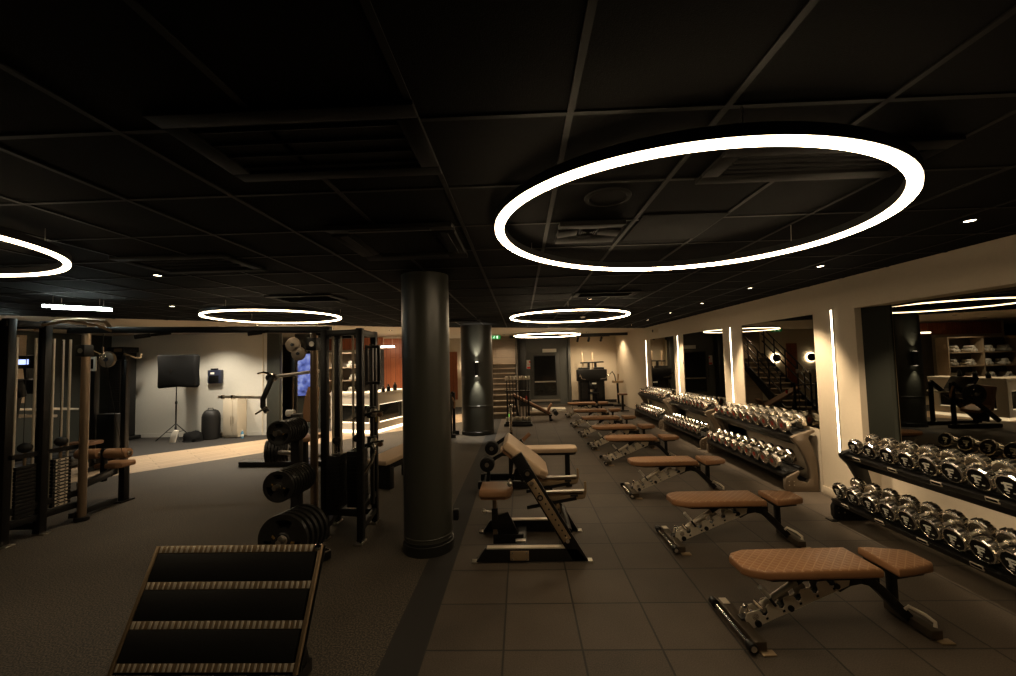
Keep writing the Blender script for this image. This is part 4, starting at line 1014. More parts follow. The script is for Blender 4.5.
    m = MB(O); m.cyl((-5.15, 4.97, 1.99), (-5.22, 5.3, 0.75), 0.0035, M['rubber'], seg=6); m.build('cable', t)
cable_machine()

# ------------------------------------------------------------------ weight plates and tree
def plate_mesh(R, th, slots=3):
    """rubber coated plate with grip openings, face towards -Y, hub at the origin"""
    bm = bmesh.new(); N = 48
    rad = [0.026, R*0.26, R*0.30, R*0.46, R*0.78, R*0.86, R]
    hz = [0.5, 0.5, 0.34, 0.34, 0.34, 0.5, 0.46]
    F, B = [], []
    for r_, q in zip(rad, hz):
        F.append([bm.verts.new((r_*cos(2*pi*k/N), -q*th, r_*sin(2*pi*k/N))) for k in range(N)])
        B.append([bm.verts.new((r_*cos(2*pi*k/N), q*th, r_*sin(2*pi*k/N))) for k in range(N)])
    def hole(i, k):
        if i != 3: return False
        return ((k + 4) % (N//slots)) < 7
    nr = len(rad)
    for i in range(nr-1):
        for k in range(N):
            k2 = (k+1) % N
            if hole(i, k):
                bm.faces.new((F[i][k], F[i][k2], B[i][k2], B[i][k])); bm.faces.new((F[i+1][k2], F[i+1][k], B[i+1][k], B[i+1][k2]))
                if not hole(i, (k-1) % N): bm.faces.new((F[i][k], B[i][k], B[i+1][k], F[i+1][k]))
                if not hole(i, k2): bm.faces.new((F[i][k2], F[i+1][k2], B[i+1][k2], B[i][k2]))
            else:
                bm.faces.new((F[i][k], F[i+1][k], F[i+1][k2], F[i][k2])); bm.faces.new((B[i][k], B[i][k2], B[i+1][k2], B[i+1][k]))
    for k in range(N):
        k2 = (k+1) % N
        bm.faces.new((F[-1][k], B[-1][k], B[-1][k2], F[-1][k2])); bm.faces.new((F[0][k], F[0][k2], B[0][k2], B[0][k]))
    bmesh.ops.recalc_face_normals(bm, faces=bm.faces[:])
    for f in bm.faces: f.smooth = True
    me = bpy.data.meshes.new('weight_plate'); bm.to_mesh(me); bm.free(); me.materials.append(M['plate_iron']); me.set_sharp_from_angle(angle=radians(35))
    return me
def plate_proto(R, th):
    o = bpy.data.objects.new('weight_plate', plate_mesh(R, th)); COL.objects.link(o)
    m = MB(); m.lathe([(0.026, -th*0.5), (0.026, -th*0.56), (R*0.19, -th*0.56), (R*0.2, -th*0.5)], M['steel'], Matrix.Rotation(pi/2, 4, 'X') @ Matrix.Diagonal((1, 1, -1, 1)), 24)
    m.build('hub_ring', o, label='metal hub ring')
    for s in (0, 1):   # raised gold strokes of the cast lettering beside the hub
        m = MB()
        for q in range(3): m.box((R*(0.34+0.05*q)*(1 if s else -1), -th*0.36, R*0.09*(1 if s else -1)+q*0.003), (R*0.03, 0.002, R*0.09), M['gold'])
        m.build('cast_mark', o, label='small gold mark')
    return o
BIG, SMALL, MID = plate_proto(0.225, 0.045), plate_proto(0.145, 0.030), plate_proto(0.12, 0.028)
pu = {}
def put_plates(p, x, y, z, n, step, dirv, lab, grp, rotz):
    for k in range(n):
        o = p if not pu.get(p.name) else dup(p)
        pu[p.name] = 1
        o.location = (x+dirv[0]*step*k, y+dirv[1]*step*k, z); o.rotation_euler = (0, random.uniform(0, 0.3)+0.4, rotz)
        tag(o, lab(k), 'weight plate', grp)
def tree():
    O = (-2.30, 4.30, 0); t = thing('weight_plate_tree', 'black weight plate tree loaded with plates left of the cable tower', 'weight tree', O)
    m = MB(O); m.box((-2.36, 4.30, 0.68), (0.09, 0.09, 1.30), M['dark_metal'], bev=0.008); m.build('upright', t)
    m = MB(O); m.box((-2.33, 4.35, 0.045), (0.08, 0.62, 0.07), M['dark_metal'], bev=0.008); m.build('base_beam', t)
    m = MB(O); m.bar((-2.40, 4.22, 0.045), (-1.86, 3.92, 0.045), 0.09, 0.075, M['black_metal'], bev=0.008); m.box((-1.90, 3.945, 0.092), (0.10, 0.05, 0.02), M['chrome'], (0, 0, -0.5), bev=0.006); m.cyl((-1.95, 3.97, 0.08), (-1.95, 3.97, 0.11), 0.02, M['chrome'], seg=12); m.build('base_beam', t)
    for (x, y0, y1, z) in ((-2.16, 3.66, 4.28, 0.29), (-2.29, 3.82, 4.26, 0.715), (-2.37, 3.96, 4.26, 1.185)):
        m = MB(O); m.cyl((x, y0-0.03, z), (x+(-2.36-x)*0.0, y1, z), 0.0245, M['steel'], seg=16)
        m.bar((x, y1-0.02, z), (-2.36, y1+0.02, z), 0.05, 0.06, M['dark_metal']); m.build('peg', t)
    m = MB(O); m.cyl((-2.83, 4.52, 0.90), (-2.36, 4.36, 0.90), 0.0245, M['steel'], seg=16); m.build('peg', t)
tree()
put_plates(BIG, -2.16, 3.72, 0.285, 5, 0.060, (0.25, 1), lambda k: f'large three-grip rubber plate, {ORD[k]} from the front on the lowest peg of the tree', 'large plates on the plate tree', 0)
put_plates(SMALL, -2.29, 3.86, 0.71, 9, 0.040, (0.12, 1), lambda k: f'small rubber plate, {ORD[k]} from the front on the middle peg of the tree', 'plates on the middle peg', 0)
put_plates(MID, -2.37, 4.00, 1.18, 8, 0.035, (0.15, 1), lambda k: f'small rubber plate, {ORD[k]} from the front on the top peg of the tree', 'plates on the top peg', 0)
put_plates(MID, -2.80, 4.51, 0.90, 7, 0.032, (1, -0.33*-1), lambda k: f'small rubber plate, {ORD[k]} from the left on the side peg of the tree', 'plates on the side peg', radians(-70))

# ------------------------------------------------------------------ footplate in the foreground
def footplate():
    a = radians(62); top = Vector((-1.565, 2.275, 0.862)); d = Vector((0, -cos(a), -sin(a))); n = Vector((0, -sin(a), cos(a)))
    L = 0.56; W = 0.925
    O = (-1.565, 2.6, 0); t = thing('leg_press_footplate', 'big tilted footplate with three black mats and ribbed metal bands, in the foreground', 'footplate', O)
    R = Matrix((Vector((1, 0, 0)), -d, n)).transposed().to_4x4()
    def P(x, s, h): return top + Vector((x, 0, 0)) + d*s + n*h
    m = MB(O); m.box(P(0, L/2, -0.025), (W, L, 0.04), M['dark_metal'], R, bev=0.004); b = m.build('plate', t)
    for x in (-W/2+0.009, W/2-0.009):
        m = MB(O); m.box(P(x, L/2, -0.012), (0.018, L, 0.045), M['tan_metal'], R, bev=0.004); m.build('edge_rail', b, label='metal side rail')
    for k in range(4):
        s0 = (0.0, 0.171, 0.342, 0.512)[k]
        m = MB(O); m.box(P(0, s0+0.018, -0.003), (W-0.036, 0.037, 0.010), M['tan_metal'], R, bev=0.002)
        nrib = 30
        for q in range(nrib):
            x = -W/2+0.03+(W-0.06)*q/(nrib-1)
            m.box(P(x+random.uniform(-.003, .003), s0+0.018, 0.003), (random.uniform(0.008, 0.017), 0.033, 0.006), M['nickel'], R @ Euler((0, random.uniform(-.25, .25), 0)).to_matrix().to_4x4(), bev=0.002)
        m.build('ribbed_band', b, label='ribbed metal band')
        if k < 3:
            m = MB(O); m.box(P(-0.004, s0+0.037+0.067, 0.0), (W-0.05, 0.132, 0.012), M['rubber'], R, bev=0.003); m.build('grip_mat', b, label='black rubber mat')
    m = MB(O); m.box(P(W/2-0.02, 0.012, 0.01), (0.035, 0.03, 0.02), M['chrome'], R, bev=0.005); m.build('corner_cap', b)
    for x in (-0.24, 0.22):
        m = MB(O); m.bar(P(x, 0.08, -0.045), (-1.565+x, 2.5, 0.08), 0.07, 0.07, M['black_metal'], bev=0.006); m.build('rear_strut', t)
        m = MB(O); m.bar(P(x, 0.50, -0.045), (-1.565+x, 2.15, 0.06), 0.07, 0.07, M['black_metal'], bev=0.006); m.build('front_strut', t)
        m = MB(O); m.box((-1.565+x, 2.30, 0.045), (0.09, 0.50, 0.08), M['black_metal'], bev=0.008); m.build('skid', t)
    m = MB(O); m.box((-1.575, 2.30, 0.05), (0.44, 0.09, 0.07), M['black_metal'], bev=0.008); m.build('cross_beam', t)
footplate()

# ------------------------------------------------------------------ plate-loaded press machine behind the tree
def press():
    O = (-4.3, 7.5, 0); t = thing('chest_press_machine', 'black press machine with chrome side handles and twin pale cams behind the plate tree', 'press machine', O)
    m = MB(O); m.bar((-5.20, 7.6, 0.05), (-3.6, 7.55, 0.05), 0.20, 0.09, M['black_metal'], bev=0.008); m.build('base_beam', t)
    m = MB(O); m.bar((-4.0, 7.3, 0.05), (-4.0, 8.1, 0.05), 0.09, 0.09, M['black_metal'], bev=0.006); m.build('base_beam', t)
    m = MB(O); m.bar((-4.28, 7.7, 0.05), (-4.28, 7.7, 2.35), 0.09, 0.09, M['black_metal'], bev=0.006); m.build('upright', t)
    m = MB(O); m.bar((-3.72, 7.75, 0.05), (-3.72, 7.75, 2.35), 0.08, 0.08, M['black_metal'], bev=0.006); m.build('upright', t)
    m = MB(O); m.bar((-4.60, 7.35, 1.62), (-3.75, 7.6, 1.72), 0.06, 0.06, M['steel'], bev=0.006); m.cyl((-4.50, 7.28, 1.62), (-4.50, 7.44, 1.62), 0.07, M['black_metal'], seg=18)
    m.tube([(-4.72, 7.3, 1.70), (-4.60, 7.28, 1.72), (-4.45, 7.3, 1.68)], 0.018, M['chrome'], 8); m.build('arm_pivot', t)
    m = MB(O); m.tube([(-4.46, 7.3, 1.62), (-4.50, 7.25, 1.45), (-4.56, 7.2, 1.25), (-4.56, 7.2, 1.12), (-4.48, 7.2, 1.02)], 0.045, M['black_metal'], 12); arm = m.build('press_arm', t)
    m = MB(O); m.cyl((-5.36, 7.2, 1.31), (-4.55, 7.2, 1.28), 0.024, M['nickel'], seg=14); m.cyl((-5.30, 7.2, 1.305), (-5.26, 7.2, 1.305), 0.035, M['chrome'], seg=14); m.cyl((-5.12, 7.2, 1.30), (-5.08, 7.2, 1.30), 0.035, M['chrome'], seg=14); m.build('handle', arm, label='long chrome handle bar')
    m = MB(O); m.cyl((-4.66, 7.15, 1.0), (-4.45, 7.15, 1.12), 0.016, M['chrome'], seg=10); m.build('handle', arm)
    for x, z, r_ in ((-4.08, 2.20, 0.135), (-3.98, 2.04, 0.125)):
        m = MB(O); m.cyl((x, 7.28, z), (x, 7.33, z), r_, M['champagne'], seg=32, bev=0.01); m.cyl((x, 7.265, z), (x, 7.285, z), 0.03, M['black_metal'], seg=14); m.bar((x, 7.33, z), (-4.28, 7.7, z), 0.05, 0.05, M['black_metal']); m.build('cam', t, label='pale round cam')
    m = MB(O); m.prism([(-0.13, -0.30), (0.13, -0.30), (0.15, 0.1), (0.11, 0.33), (-0.11, 0.33), (-0.15, 0.1)], 0.08, M['leather_plain'], Matrix.Translation((-3.80, 7.45, 1.10)) @ Euler((radians(78), 0, radians(-20))).to_matrix().to_4x4(), bev=0.025, seg=3); m.build('back_pad', t)
    m = MB(O); m.prism([(-0.20, -0.18), (0.20, -0.18), (0.20, 0.18), (-0.20, 0.18)], 0.08, M['leather_plain'], Matrix.Translation((-3.80, 7.20, 0.52)), bev=0.025, seg=3); m.bar((-3.8, 7.2, 0.06), (-3.8, 7.2, 0.52), 0.07, 0.07, M['black_metal']); m.bar((-3.8, 7.2, 0.06), (-3.8, 7.75, 0.06), 0.07, 0.07, M['black_metal']); m.build('seat', t)
    m = MB(O); m.cyl((-4.22, 7.35, 0.98), (-4.08, 7.35, 0.98), 0.06, M['white_plastic'], seg=18, bev=0.008); m.bar((-4.1, 7.35, 0.98), (-4.28, 7.7, 0.98), 0.03, 0.03, M['black_metal']); m.build('stop_bumper', t, label='white round bumper')
    m = MB(O); m.bar((-4.15, 7.4, 0.6), (-4.10, 7.36, 1.62), 0.02, 0.02, M['chrome']); m.build('link_rod', t)
press()

# ------------------------------------------------------------------ beside the white wall
t = thing('softbox_lamp', 'black rectangular softbox on a thin tripod stand before the white wall', 'softbox', (-8.85, 10.40, 0)); O = (-8.85, 10.40, 0)
m = MB(O)
m.prism([(-0.54, -0.40), (-0.50, -0.44), (0.0, -0.41), (0.48, -0.44), (0.53, -0.38), (0.51, 0.0), (0.53, 0.38), (0.47, 0.42), (0.0, 0.41), (-0.53, 0.43), (-0.56, 0.38), (-0.53, 0.0)], 0.22, M['cloth_black'], Matrix.Translation((-8.72, 10.42, 1.76)) @ Euler((radians(90), 0, radians(6))).to_matrix().to_4x4() @ Matrix.Diagonal((0.86, 0.98, 1, 1)), bev=0.05, seg=3); sb_ = m.build('softbox', t)
m = MB(O); m.cyl((-8.84, 10.185, 1.77), (-8.84, 10.20, 1.77), 0.05, M['dark_metal'], seg=14); m.box((-8.84, 10.19, 1.77), (0.03, 0.02, 0.12), M['dark_metal']); m.build('lamp_mount', sb_)
for s in (-1, 1):
    m = MB(O); m.box((-8.72+s*0.41, 10.30+s*0.05, 1.72), (0.02, 0.03, 0.10), M['champagne']); m.build('hinge', sb_)
m = MB(O); m.cyl((-8.85, 10.40, 0.28), (-8.85, 10.40, 1.0), 0.018, M['black_metal'], seg=10); m.cyl((-8.85, 10.40, 0.9), (-8.85, 10.40, 1.7), 0.012, M['black_metal'], seg=10)
for z in (0.3, 0.95): m.cyl((-8.85, 10.40, z-0.03), (-8.85, 10.40, z+0.03), 0.028, M['black_metal'], seg=10)
m.build('stand_pole', t)
for a in (radians(200), radians(320), radians(80)):
    m = MB(O); q = (-8.85+0.42*cos(a), 10.40+0.42*sin(a), 0.012)
    m.cyl((-8.85, 10.40, 0.42), q, 0.011, M['black_metal'], seg=8); m.cyl((-8.85, 10.40, 0.18), tuple(0.5*(Vector((-8.85, 10.40, 0.42))+Vector(q))), 0.007, M['black_metal'], seg=6); m.build('leg', t)
m = MB((-8.16, 10.84, 1.58)); m.box((-8.16, 10.84, 1.58), (0.36, 0.12, 0.36), M['navy'], bev=0.02); m.box((-8.16, 10.775, 1.52), (0.26, 0.01, 0.18), M['black_face'], bev=0.003); m.box((-8.20, 10.775, 1.67), (0.10, 0.008, 0.05), M['white_sign']); m.box((-8.16, 10.80, 1.78), (0.18, 0.06, 0.04), M['black_metal'], bev=0.01)
tag(m.build('wall_box'), 'small navy box hung on the white wall right of the softbox', 'wall box')
t = thing('storage_case', 'tall black round-topped case standing by the cream cabinet', 'case', (-8.02, 10.52, 0)); O = (-8.02, 10.52, 0)
m = MB(O); m.lathe([(0, 0), (0.19, 0), (0.205, 0.02), (0.205, 0.56), (0.19, 0.64), (0.15, 0.71), (0.10, 0.74), (0, 0.745)], M['rubber'], Matrix.Translation(O), 36); m.build('body', t)
m = MB(O); m.tube([(-8.10, 10.5, 0.72), (-8.08, 10.5, 0.78), (-7.96, 10.5, 0.78), (-7.94, 10.5, 0.72)], 0.012, M['black_metal'], 8); m.build('carry_handle', t)
# cream cabinet
t = thing('cream_cabinet', 'cream floor cabinet against the white wall', 'cabinet', (-7.48, 10.68, 0)); O = (-7.48, 10.68, 0)
m = MB(O); m.box((-7.52, 10.70, 0.53), (0.40, 0.34, 1.02), M['cream_cabinet'], bev=0.006); m.box((-7.52, 10.70, 0.015), (0.36, 0.30, 0.03), M['black_trim']); m.build('body', t)
for s, w_ in ((-1, 0.24), (1, 0.13)):
    m = MB(O); m.box((-7.59 if s < 0 else -7.395, 10.522, 0.54), (w_, 0.018, 0.94), M['cream_cabinet'], bev=0.004); dd = m.build('door', t)
    m = MB(O); m.box((-7.465+s*0.03, 10.508, 0.45), (0.012, 0.012, 0.22), M['steel']); m.build('handle', dd)
m = MB((-7.15, 10.45, 0)); m.lathe([(0, 0.002), (0.032, 0.002), (0.034, 0.01), (0.034, 0.13), (0.026, 0.16), (0.013, 0.185), (0.013, 0.20), (0, 0.20)], M['bottle'], Matrix.Translation((-7.15, 10.45, 0)), 18); m.cyl((-7.15, 10.45, 0.196), (-7.15, 10.45, 0.22), 0.016, M['white_plastic'], seg=14)
m.cyl((-7.15, 10.45, 0.06), (-7.15, 10.45, 0.11), 0.0345, M['white_sign'], seg=18)
tag(m.build('water_bottle'), 'small blue water bottle on the floor beside the cream cabinet', 'bottle')
def heap(name, c, size, mat, label, cat, seed):
    bm = bmesh.new(); rnd = random.Random(seed)
    bmesh.ops.create_icosphere(bm, subdivisions=3, radius=1)
    from mathutils import noise
    for v in bm.verts:
        k = 1+0.35*noise.noise(v.co*1.7+Vector((seed, 0, 0)))
        v.co = Vector((v.co.x*size[0]*k, v.co.y*size[1]*k, max(0, v.co.z)*size[2]*k))
    for f in bm.faces: f.smooth = True
    me = bpy.data.meshes.new(name); bm.to_mesh(me); bm.free(); me.materials.append(mat)
    o = bpy.data.objects.new(name, me); COL.objects.link(o); o.location = c; return tag(o, label, cat)
heap('sports_bag', (-8.27, 10.22, 0), (0.27, 0.18, 0.24), M['cloth_black'], 'slumped black bag on the floor under the softbox', 'bag', 3)
m = MB((-8.60, 10.05, 0)); m.prism([(-0.10, 0.003), (0.04, 0.003), (0.12, 0.30), (0.02, 0.31), (-0.05, 0.22)], 0.05, M['cloth_white'], XZ(10.02) @ Matrix.Translation((-8.60, 0, 0)), bev=0.012)
tag(m.build('white_cloth'), 'crumpled white cloth leaning on the black bag', 'cloth')

# ridged weight tower and machines at far left
t = thing('lat_machine', 'black ridged weight tower with a side arm left of the softbox', 'weight machine', (-10.2, 10.4, 0)); O = (-10.2, 10.4, 0)
m = MB(O); m.box((-10.38, 10.5, 1.15), (0.36, 0.40, 2.26), M['black_metal'], bev=0.01); b = m.build('shroud', t)
m = MB(O)
for k in range(44): m.box((-10.36, 10.292, 0.25+k*0.045), (0.26, 0.012, 0.02), M['dark_metal'])
m.build('ridges', b)
m = MB(O); m.box((-10.38, 10.5, 2.34), (0.44, 0.44, 0.14), M['black_metal'], bev=0.01); m.box((-10.30, 10.272, 2.33), (0.20, 0.01, 0.08), M['champagne']); m.build('top_housing', t)
m = MB(O); m.box((-10.38, 10.45, 0.05), (0.5, 0.7, 0.09), M['black_metal'], bev=0.01); m.build('base', t)
m = MB(O); m.tube([(-10.22, 10.35, 2.24), (-9.85, 10.3, 2.12), (-9.70, 10.28, 2.12), (-9.68, 10.28, 2.22)], 0.02, M['tan_metal'], 8); m.build('side_arm', t)
def stack_machine():
    O = (-7.9, 7.6, 0); t = thing('lateral_raise_machine', 'dark selector machine with pale round cam, seen between the left tower and the ridged tower', 'weight machine', O)
    for x in (-8.15, -7.55):
        m = MB(O); m.bar((x, 7.7, 0.02), (x, 7.7, 2.1), 0.08, 0.10, M['black_metal'], bev=0.006); m.build('upright', t)
    m = MB(O); m.bar((-8.15, 7.7, 2.06), (-7.55, 7.7, 2.06), 0.08, 0.08, M['black_metal'], bev=0.006); m.build('cross_bar', t); m = MB(O); m.bar((-8.15, 7.7, 0.05), (-7.55, 7.7, 0.05), 0.10, 0.09, M['black_metal'], bev=0.006); m.build('cross_bar', t)
    m = MB(O); m.box((-7.85, 7.72, 0.55), (0.34, 0.2, 0.9), M['black_metal'], bev=0.006); m.build('weight_stack', t)
    m = MB(O); m.cyl((-7.72, 7.48, 2.03), (-7.72, 7.54, 2.03), 0.15, M['champagne'], seg=28, bev=0.01); m.cyl((-7.72, 7.465, 2.03), (-7.72, 7.48, 2.03), 0.04, M['navy'], seg=14); m.bar((-7.72, 7.54, 2.03), (-7.72, 7.7, 2.03), 0.05, 0.05, M['black_metal']); m.build('cam', t)
    m = MB(O); m.box((-7.95, 7.40, 1.95), (0.26, 0.03, 0.26), M['white_plastic'], bev=0.01); m.box((-7.95, 7.383, 1.95), (0.18, 0.008, 0.18), M['black_face']); m.tube([(-7.95, 7.42, 2.07), (-7.93, 7.42, 2.2), (-7.8, 7.55, 2.08)], 0.02, M['chrome'], 8); m.build('instruction_panel', t, label='white framed panel')
    m = MB(O); m.prism([(-0.2, -0.16), (0.2, -0.16), (0.2, 0.16), (-0.2, 0.16)], 0.07, M['leather_dark'], Matrix.Translation((-7.85, 7.25, 0.5)), bev=0.02); m.bar((-7.85, 7.25, 0.04), (-7.85, 7.25, 0.5), 0.07, 0.07, M['black_metal']); m.bar((-7.85, 7.25, 0.05), (-7.85, 7.7, 0.05), 0.07, 0.07, M['black_metal']); m.build('seat', t)
    m = MB(O); m.bar((-7.35, 7.5, 0.02), (-7.35, 7.5, 2.0), 0.05, 0.05, M['dark_metal'], bev=0.004); m.bar((-7.35, 7.5, 1.95), (-7.55, 7.7, 2.0), 0.05, 0.05, M['dark_metal']); m.bar((-7.35, 7.5, 0.05), (-7.55, 7.7, 0.05), 0.05, 0.06, M['dark_metal']); m.build('side_post', t)
stack_machine()
def treadmill(x, y, label):
    t = thing('treadmill', label, 'treadmill', (x, y, 0), group='treadmills at the far left'); O = (x, y, 0)
    m = MB(O); m.box((x, y+0.2, 0.13), (0.80, 1.7, 0.16), M['black_metal'], bev=0.03); m.box((x, y+0.1, 0.216), (0.54, 1.4, 0.012), M['rubber']); m.build('deck', t)
    for s in (-1, 1):
        m = MB(O); m.bar((x+s*0.38, y-0.45, 0.15), (x+s*0.34, y-0.25, 1.45), 0.07, 0.10, M['dark_metal'], bev=0.01); m.build('upright', t)
        m = MB(O); m.bar((x+s*0.34, y-0.25, 1.10), (x+s*0.34, y+0.35, 1.02), 0.05, 0.05, M['steel'], bev=0.01); m.build('handrail', t)
    m = MB(O); m.box((x, y-0.25, 1.55), (0.85, 0.12, 0.30), M['black_metal'], (radians(15), 0, 0), bev=0.03); m.bar((x-0.05, y-0.25, 1.6), (x-0.05, y-0.3, 1.95), 0.05, 0.04, M['black_metal']); c = m.build('console', t)
    m = MB(O); m.box((x-0.05, y-0.30, 2.03), (0.42, 0.05, 0.26), M['black_metal'], bev=0.015); m.box((x-0.05, y-0.328, 2.03), (0.20, 0.008, 0.10), M['screen_small']); m.build('screen', c, label='small lit blue screen')
treadmill(-8.83, 7.0, 'dark treadmill with small blue screen, nearest the left photo edge')
treadmill(-9.75, 8.2, 'dark treadmill with small blue screen behind the guide rods of the left tower')
m = MB(); m.box((-11.05, 8.0, 1.9), (0.06, 1.8, 1.5), M['oak_floor']); struct(m.build('trim_lit_doorway'))  # warm wood colour stands in for the lit doorway opening
downlight(-10.3, 8.3, 'unseen downlight added for the wood panel at far left', z=ZR, power=25, cone=110, grp='unseen downlights in the rear ceiling')  # unseen lamp added to light the warm panel

# dark recess with vertical screen and slats
m = MB(); m.box((-6.10, 11.90, 1.37), (0.95, 0.1, 2.74), M['green_dark']); struct(m.build('wall_recess'))
m = MB((-6.66+0.12, 11.78, 1.55))
for k in range(11): m.box((-6.50, 11.79, 1.0+k*0.12), (0.14, 0.02, 0.035), M['champagne'])
tag(m.build('louvre_panel'), 'narrow louvred panel left of the tall blue screen', 'louvre panel')
t = thing('video_screen', 'tall blue and violet video screen behind the press machine', 'screen', (-6.28, 11.825, 1.55)); O = (-6.28, 11.825, 1.55)
m = MB(O); m.box((-6.28, 11.825, 1.55), (0.50, 0.04, 1.25), M['black_trim'], bev=0.005); m.build('housing', t)
def screen_mat():
    m_, nt, b = new_mat('screen_picture'); tc = nt.nodes.new('ShaderNodeTexCoord'); n = nt.nodes.new('ShaderNodeTexNoise'); n.inputs['Scale'].default_value = 5; n.inputs['Detail'].default_value = 4
    nt.links.new(tc.outputs['Object'], n.inputs['Vector']); r_ = nt.nodes.new('ShaderNodeValToRGB')
    r_.color_ramp.elements[0].position = 0.3; r_.color_ramp.elements[0].color = (0.02, 0.03, 0.12, 1); r_.color_ramp.elements[1].position = 0.7; r_.color_ramp.elements[1].color = (0.42, 0.48, 0.75, 1)
    e = r_.color_ramp.elements.new(0.5); e.color = (0.12, 0.16, 0.48, 1)
    nt.links.new(n.outputs['Fac'], r_.inputs[0]); nt.links.new(r_.outputs[0], b.inputs['Emission Color']); b.inputs['Emission Strength'].default_value = 0.6; b.inputs['Base Color'].default_value = (0, 0, 0, 1); return m_
M['screen_picture'] = screen_mat()
m = MB(O); m.box((-6.28, 11.802, 1.55), (0.46, 0.008, 1.20), M['screen_picture']); m.build('display', t, label='glowing blue picture')

# ------------------------------------------------------------------ reception: shelves with towels, desk, light bar
SX0, SX1, SY = -7.6, -5.42, 13.85
t = thing('towel_shelf', 'oak shelf unit full of rolled white towels behind the cable machine', 'shelf', ((SX0+SX1)/2, SY, 0)); O = ((SX0+SX1)/2, SY, 0)
for x in (SX0, (SX0+SX1)/2, SX1):
    m = MB(O); m.box((x, SY, 1.10), (0.04, 0.40, 2.20), M['shelf_wood'], bev=0.004); m.build('side_panel', t)
LEV = [0.06, 0.40, 0.84, 1.27, 1.70, 2.19]
for z in LEV:
    m = MB(O); m.box(((SX0+SX1)/2, SY, z), (SX1-SX0-0.04, 0.40, 0.035), M['shelf_wood'], bev=0.003); m.build('shelf_board', t)
m = MB(O); m.box(((SX0+SX1)/2, SY+0.19, 1.1), (SX1-SX0, 0.02, 2.18), M['riser']); m.build('back_panel', t)
def roll_proto():
    o = bpy.data.objects.new('rolled_towel', None)
    m = MB(); m.cyl((0, -0.15, 0), (0, 0.15, 0), 0.055, M['cloth_white'], seg=20, bev=0.015)
    m.tube([(0.045*(1-k/40)*cos(k*0.55), -0.152, 0.045*(1-k/40)*sin(k*0.55)) for k in range(32)], 0.003, M['cloth_white'], 5)
    return m.build('rolled_towel')
rp = roll_proto(); first = True
SH = ['bottom', 'second', 'third', 'fourth', 'top']
for li in range(5):
    for p_ in range(4):
        cx = SX1 - 0.30 - p_*0.53 + (0.08 if li % 2 else 0)
        for q, (dx, dz) in enumerate(((-0.057, 0.0), (0.057, 0.0), (0.0, 0.096))):
            o = rp if first else rp.copy()
            if not first: COL.objects.link(o)
            first = False
            o.location = (cx+dx, SY-0.02, LEV[li]+0.0175+0.056+dz); o.rotation_euler = (0, random.uniform(-1, 1), random.uniform(-.03, .03))
            tag(o, f'rolled white towel, {["left", "right", "topmost"][q]} of the {ORD[p_]} pile from the right, {SH[li]} shelf', 'towel', 'rolled towels on the oak shelf')
# desk
def desk():
    O = (-4.0, 11.4, 0); t = thing('reception_desk', 'white reception desk with dark glowing recess, seen beside the front pillar', 'desk', O)
    A, B_, C_, D_ = Vector((-3.82, 10.72, 0)), Vector((-3.36, 12.25, 0)), Vector((-4.0, 12.5, 0)), Vector((-5.2, 11.15, 0))
    m = MB(O)
    fp = [A, B_, C_, Vector((-4.35, 11.35, 0)), Vector((-5.1, 11.6, 0)), D_]
    m.prism([(p.x, p.y) for p in fp], 0.08, M['white_plastic'], Matrix.Translation((0, 0, 0.98)), bev=0.008); m.build('counter_top', t)
    def face(m, P, Q, inset, z0, z1, mat, th=0.06, u0=0.0, u1=1.0):
        d = (Q-P).normalized(); n = Vector((d.y, -d.x, 0))
        a, b = P.lerp(Q, u0)-n*inset, P.lerp(Q, u1)-n*inset
        m.bar((a.x, a.y, (z0+z1)/2), (b.x, b.y, (z0+z1)/2), th, z1-z0, mat)
    for P, Q, nm in ((A, B_, 'front_panel'), (D_, A, 'front_panel')):
        m = MB(O)
        face(m, P, Q, 0.05, 0.74, 0.98, M['white_plastic']); face(m, P, Q, 0.05, 0.08, 0.26, M['white_plastic'])
        face(m, P, Q, 0.05, 0.26, 0.74, M['white_plastic'], u0=0, u1=0.14); face(m, P, Q, 0.05, 0.26, 0.74, M['white_plastic'], u0=0.86, u1=1)
        b = m.build(nm, t)
        m = MB(O); face(m, P, Q, 0.12, 0.26, 0.74, M['glass_dark'], 0.02, 0.12, 0.88); m.build('recess', b, label='dark recessed panel')
        m = MB(O); face(m, P, Q, 0.075, 0.255, 0.275, M['desk_glow'], 0.02, 0.14, 0.86); face(m, P, Q, 0.075, 0.725, 0.745, M['desk_glow'], 0.02, 0.14, 0.86); m.build('light_line', b)
        m = MB(O); face(m, P, Q, 0.06, 0.0, 0.08, M['desk_glow'], 0.04, 0.02, 0.98); m.build('plinth_light', b, label='glowing plinth')
    m = MB(O); face(m, B_, C_, 0.04, 0, 0.98, M['white_plastic']); m.build('end_panel', t)
desk()
for i, (x, y, h_, c_) in enumerate(((-3.70, 11.0, 0.15, 'black_face'), (-3.64, 11.25, 0.18, 'black_face'), (-3.55, 11.55, 0.21, 'black_face'))):
    m = MB((x, y, 1.06)); m.lathe([(0, 0), (0.05, 0), (0.052, 0.01), (0.052, h_*0.7), (0.03, h_*0.85), (0.02, h_), (0, h_)], M[c_], Matrix.Translation((x, y, 1.06)), 16); m.cyl((x, y, 1.06+h_), (x, y, 1.06+h_+0.02), 0.022, M['dark_metal'], seg=12)
    tag(m.build('dispenser_bottle'), f'small black bottle on the white desk, {["first", "second", "third and tallest"][i]} from its near end', 'bottle', 'bottles on the reception desk')
t = thing('linear_wall_light', 'bright white light bar before the red wood slats above the desk', 'light', (-4.45, 13.5, 2.38)); O = (-4.45, 13.5, 2.38)
m = MB(O); m.box((-4.45, 13.5, 2.36), (0.60, 0.05, 0.05), M['bar_light'], bev=0.008); m.build('diffuser', t)
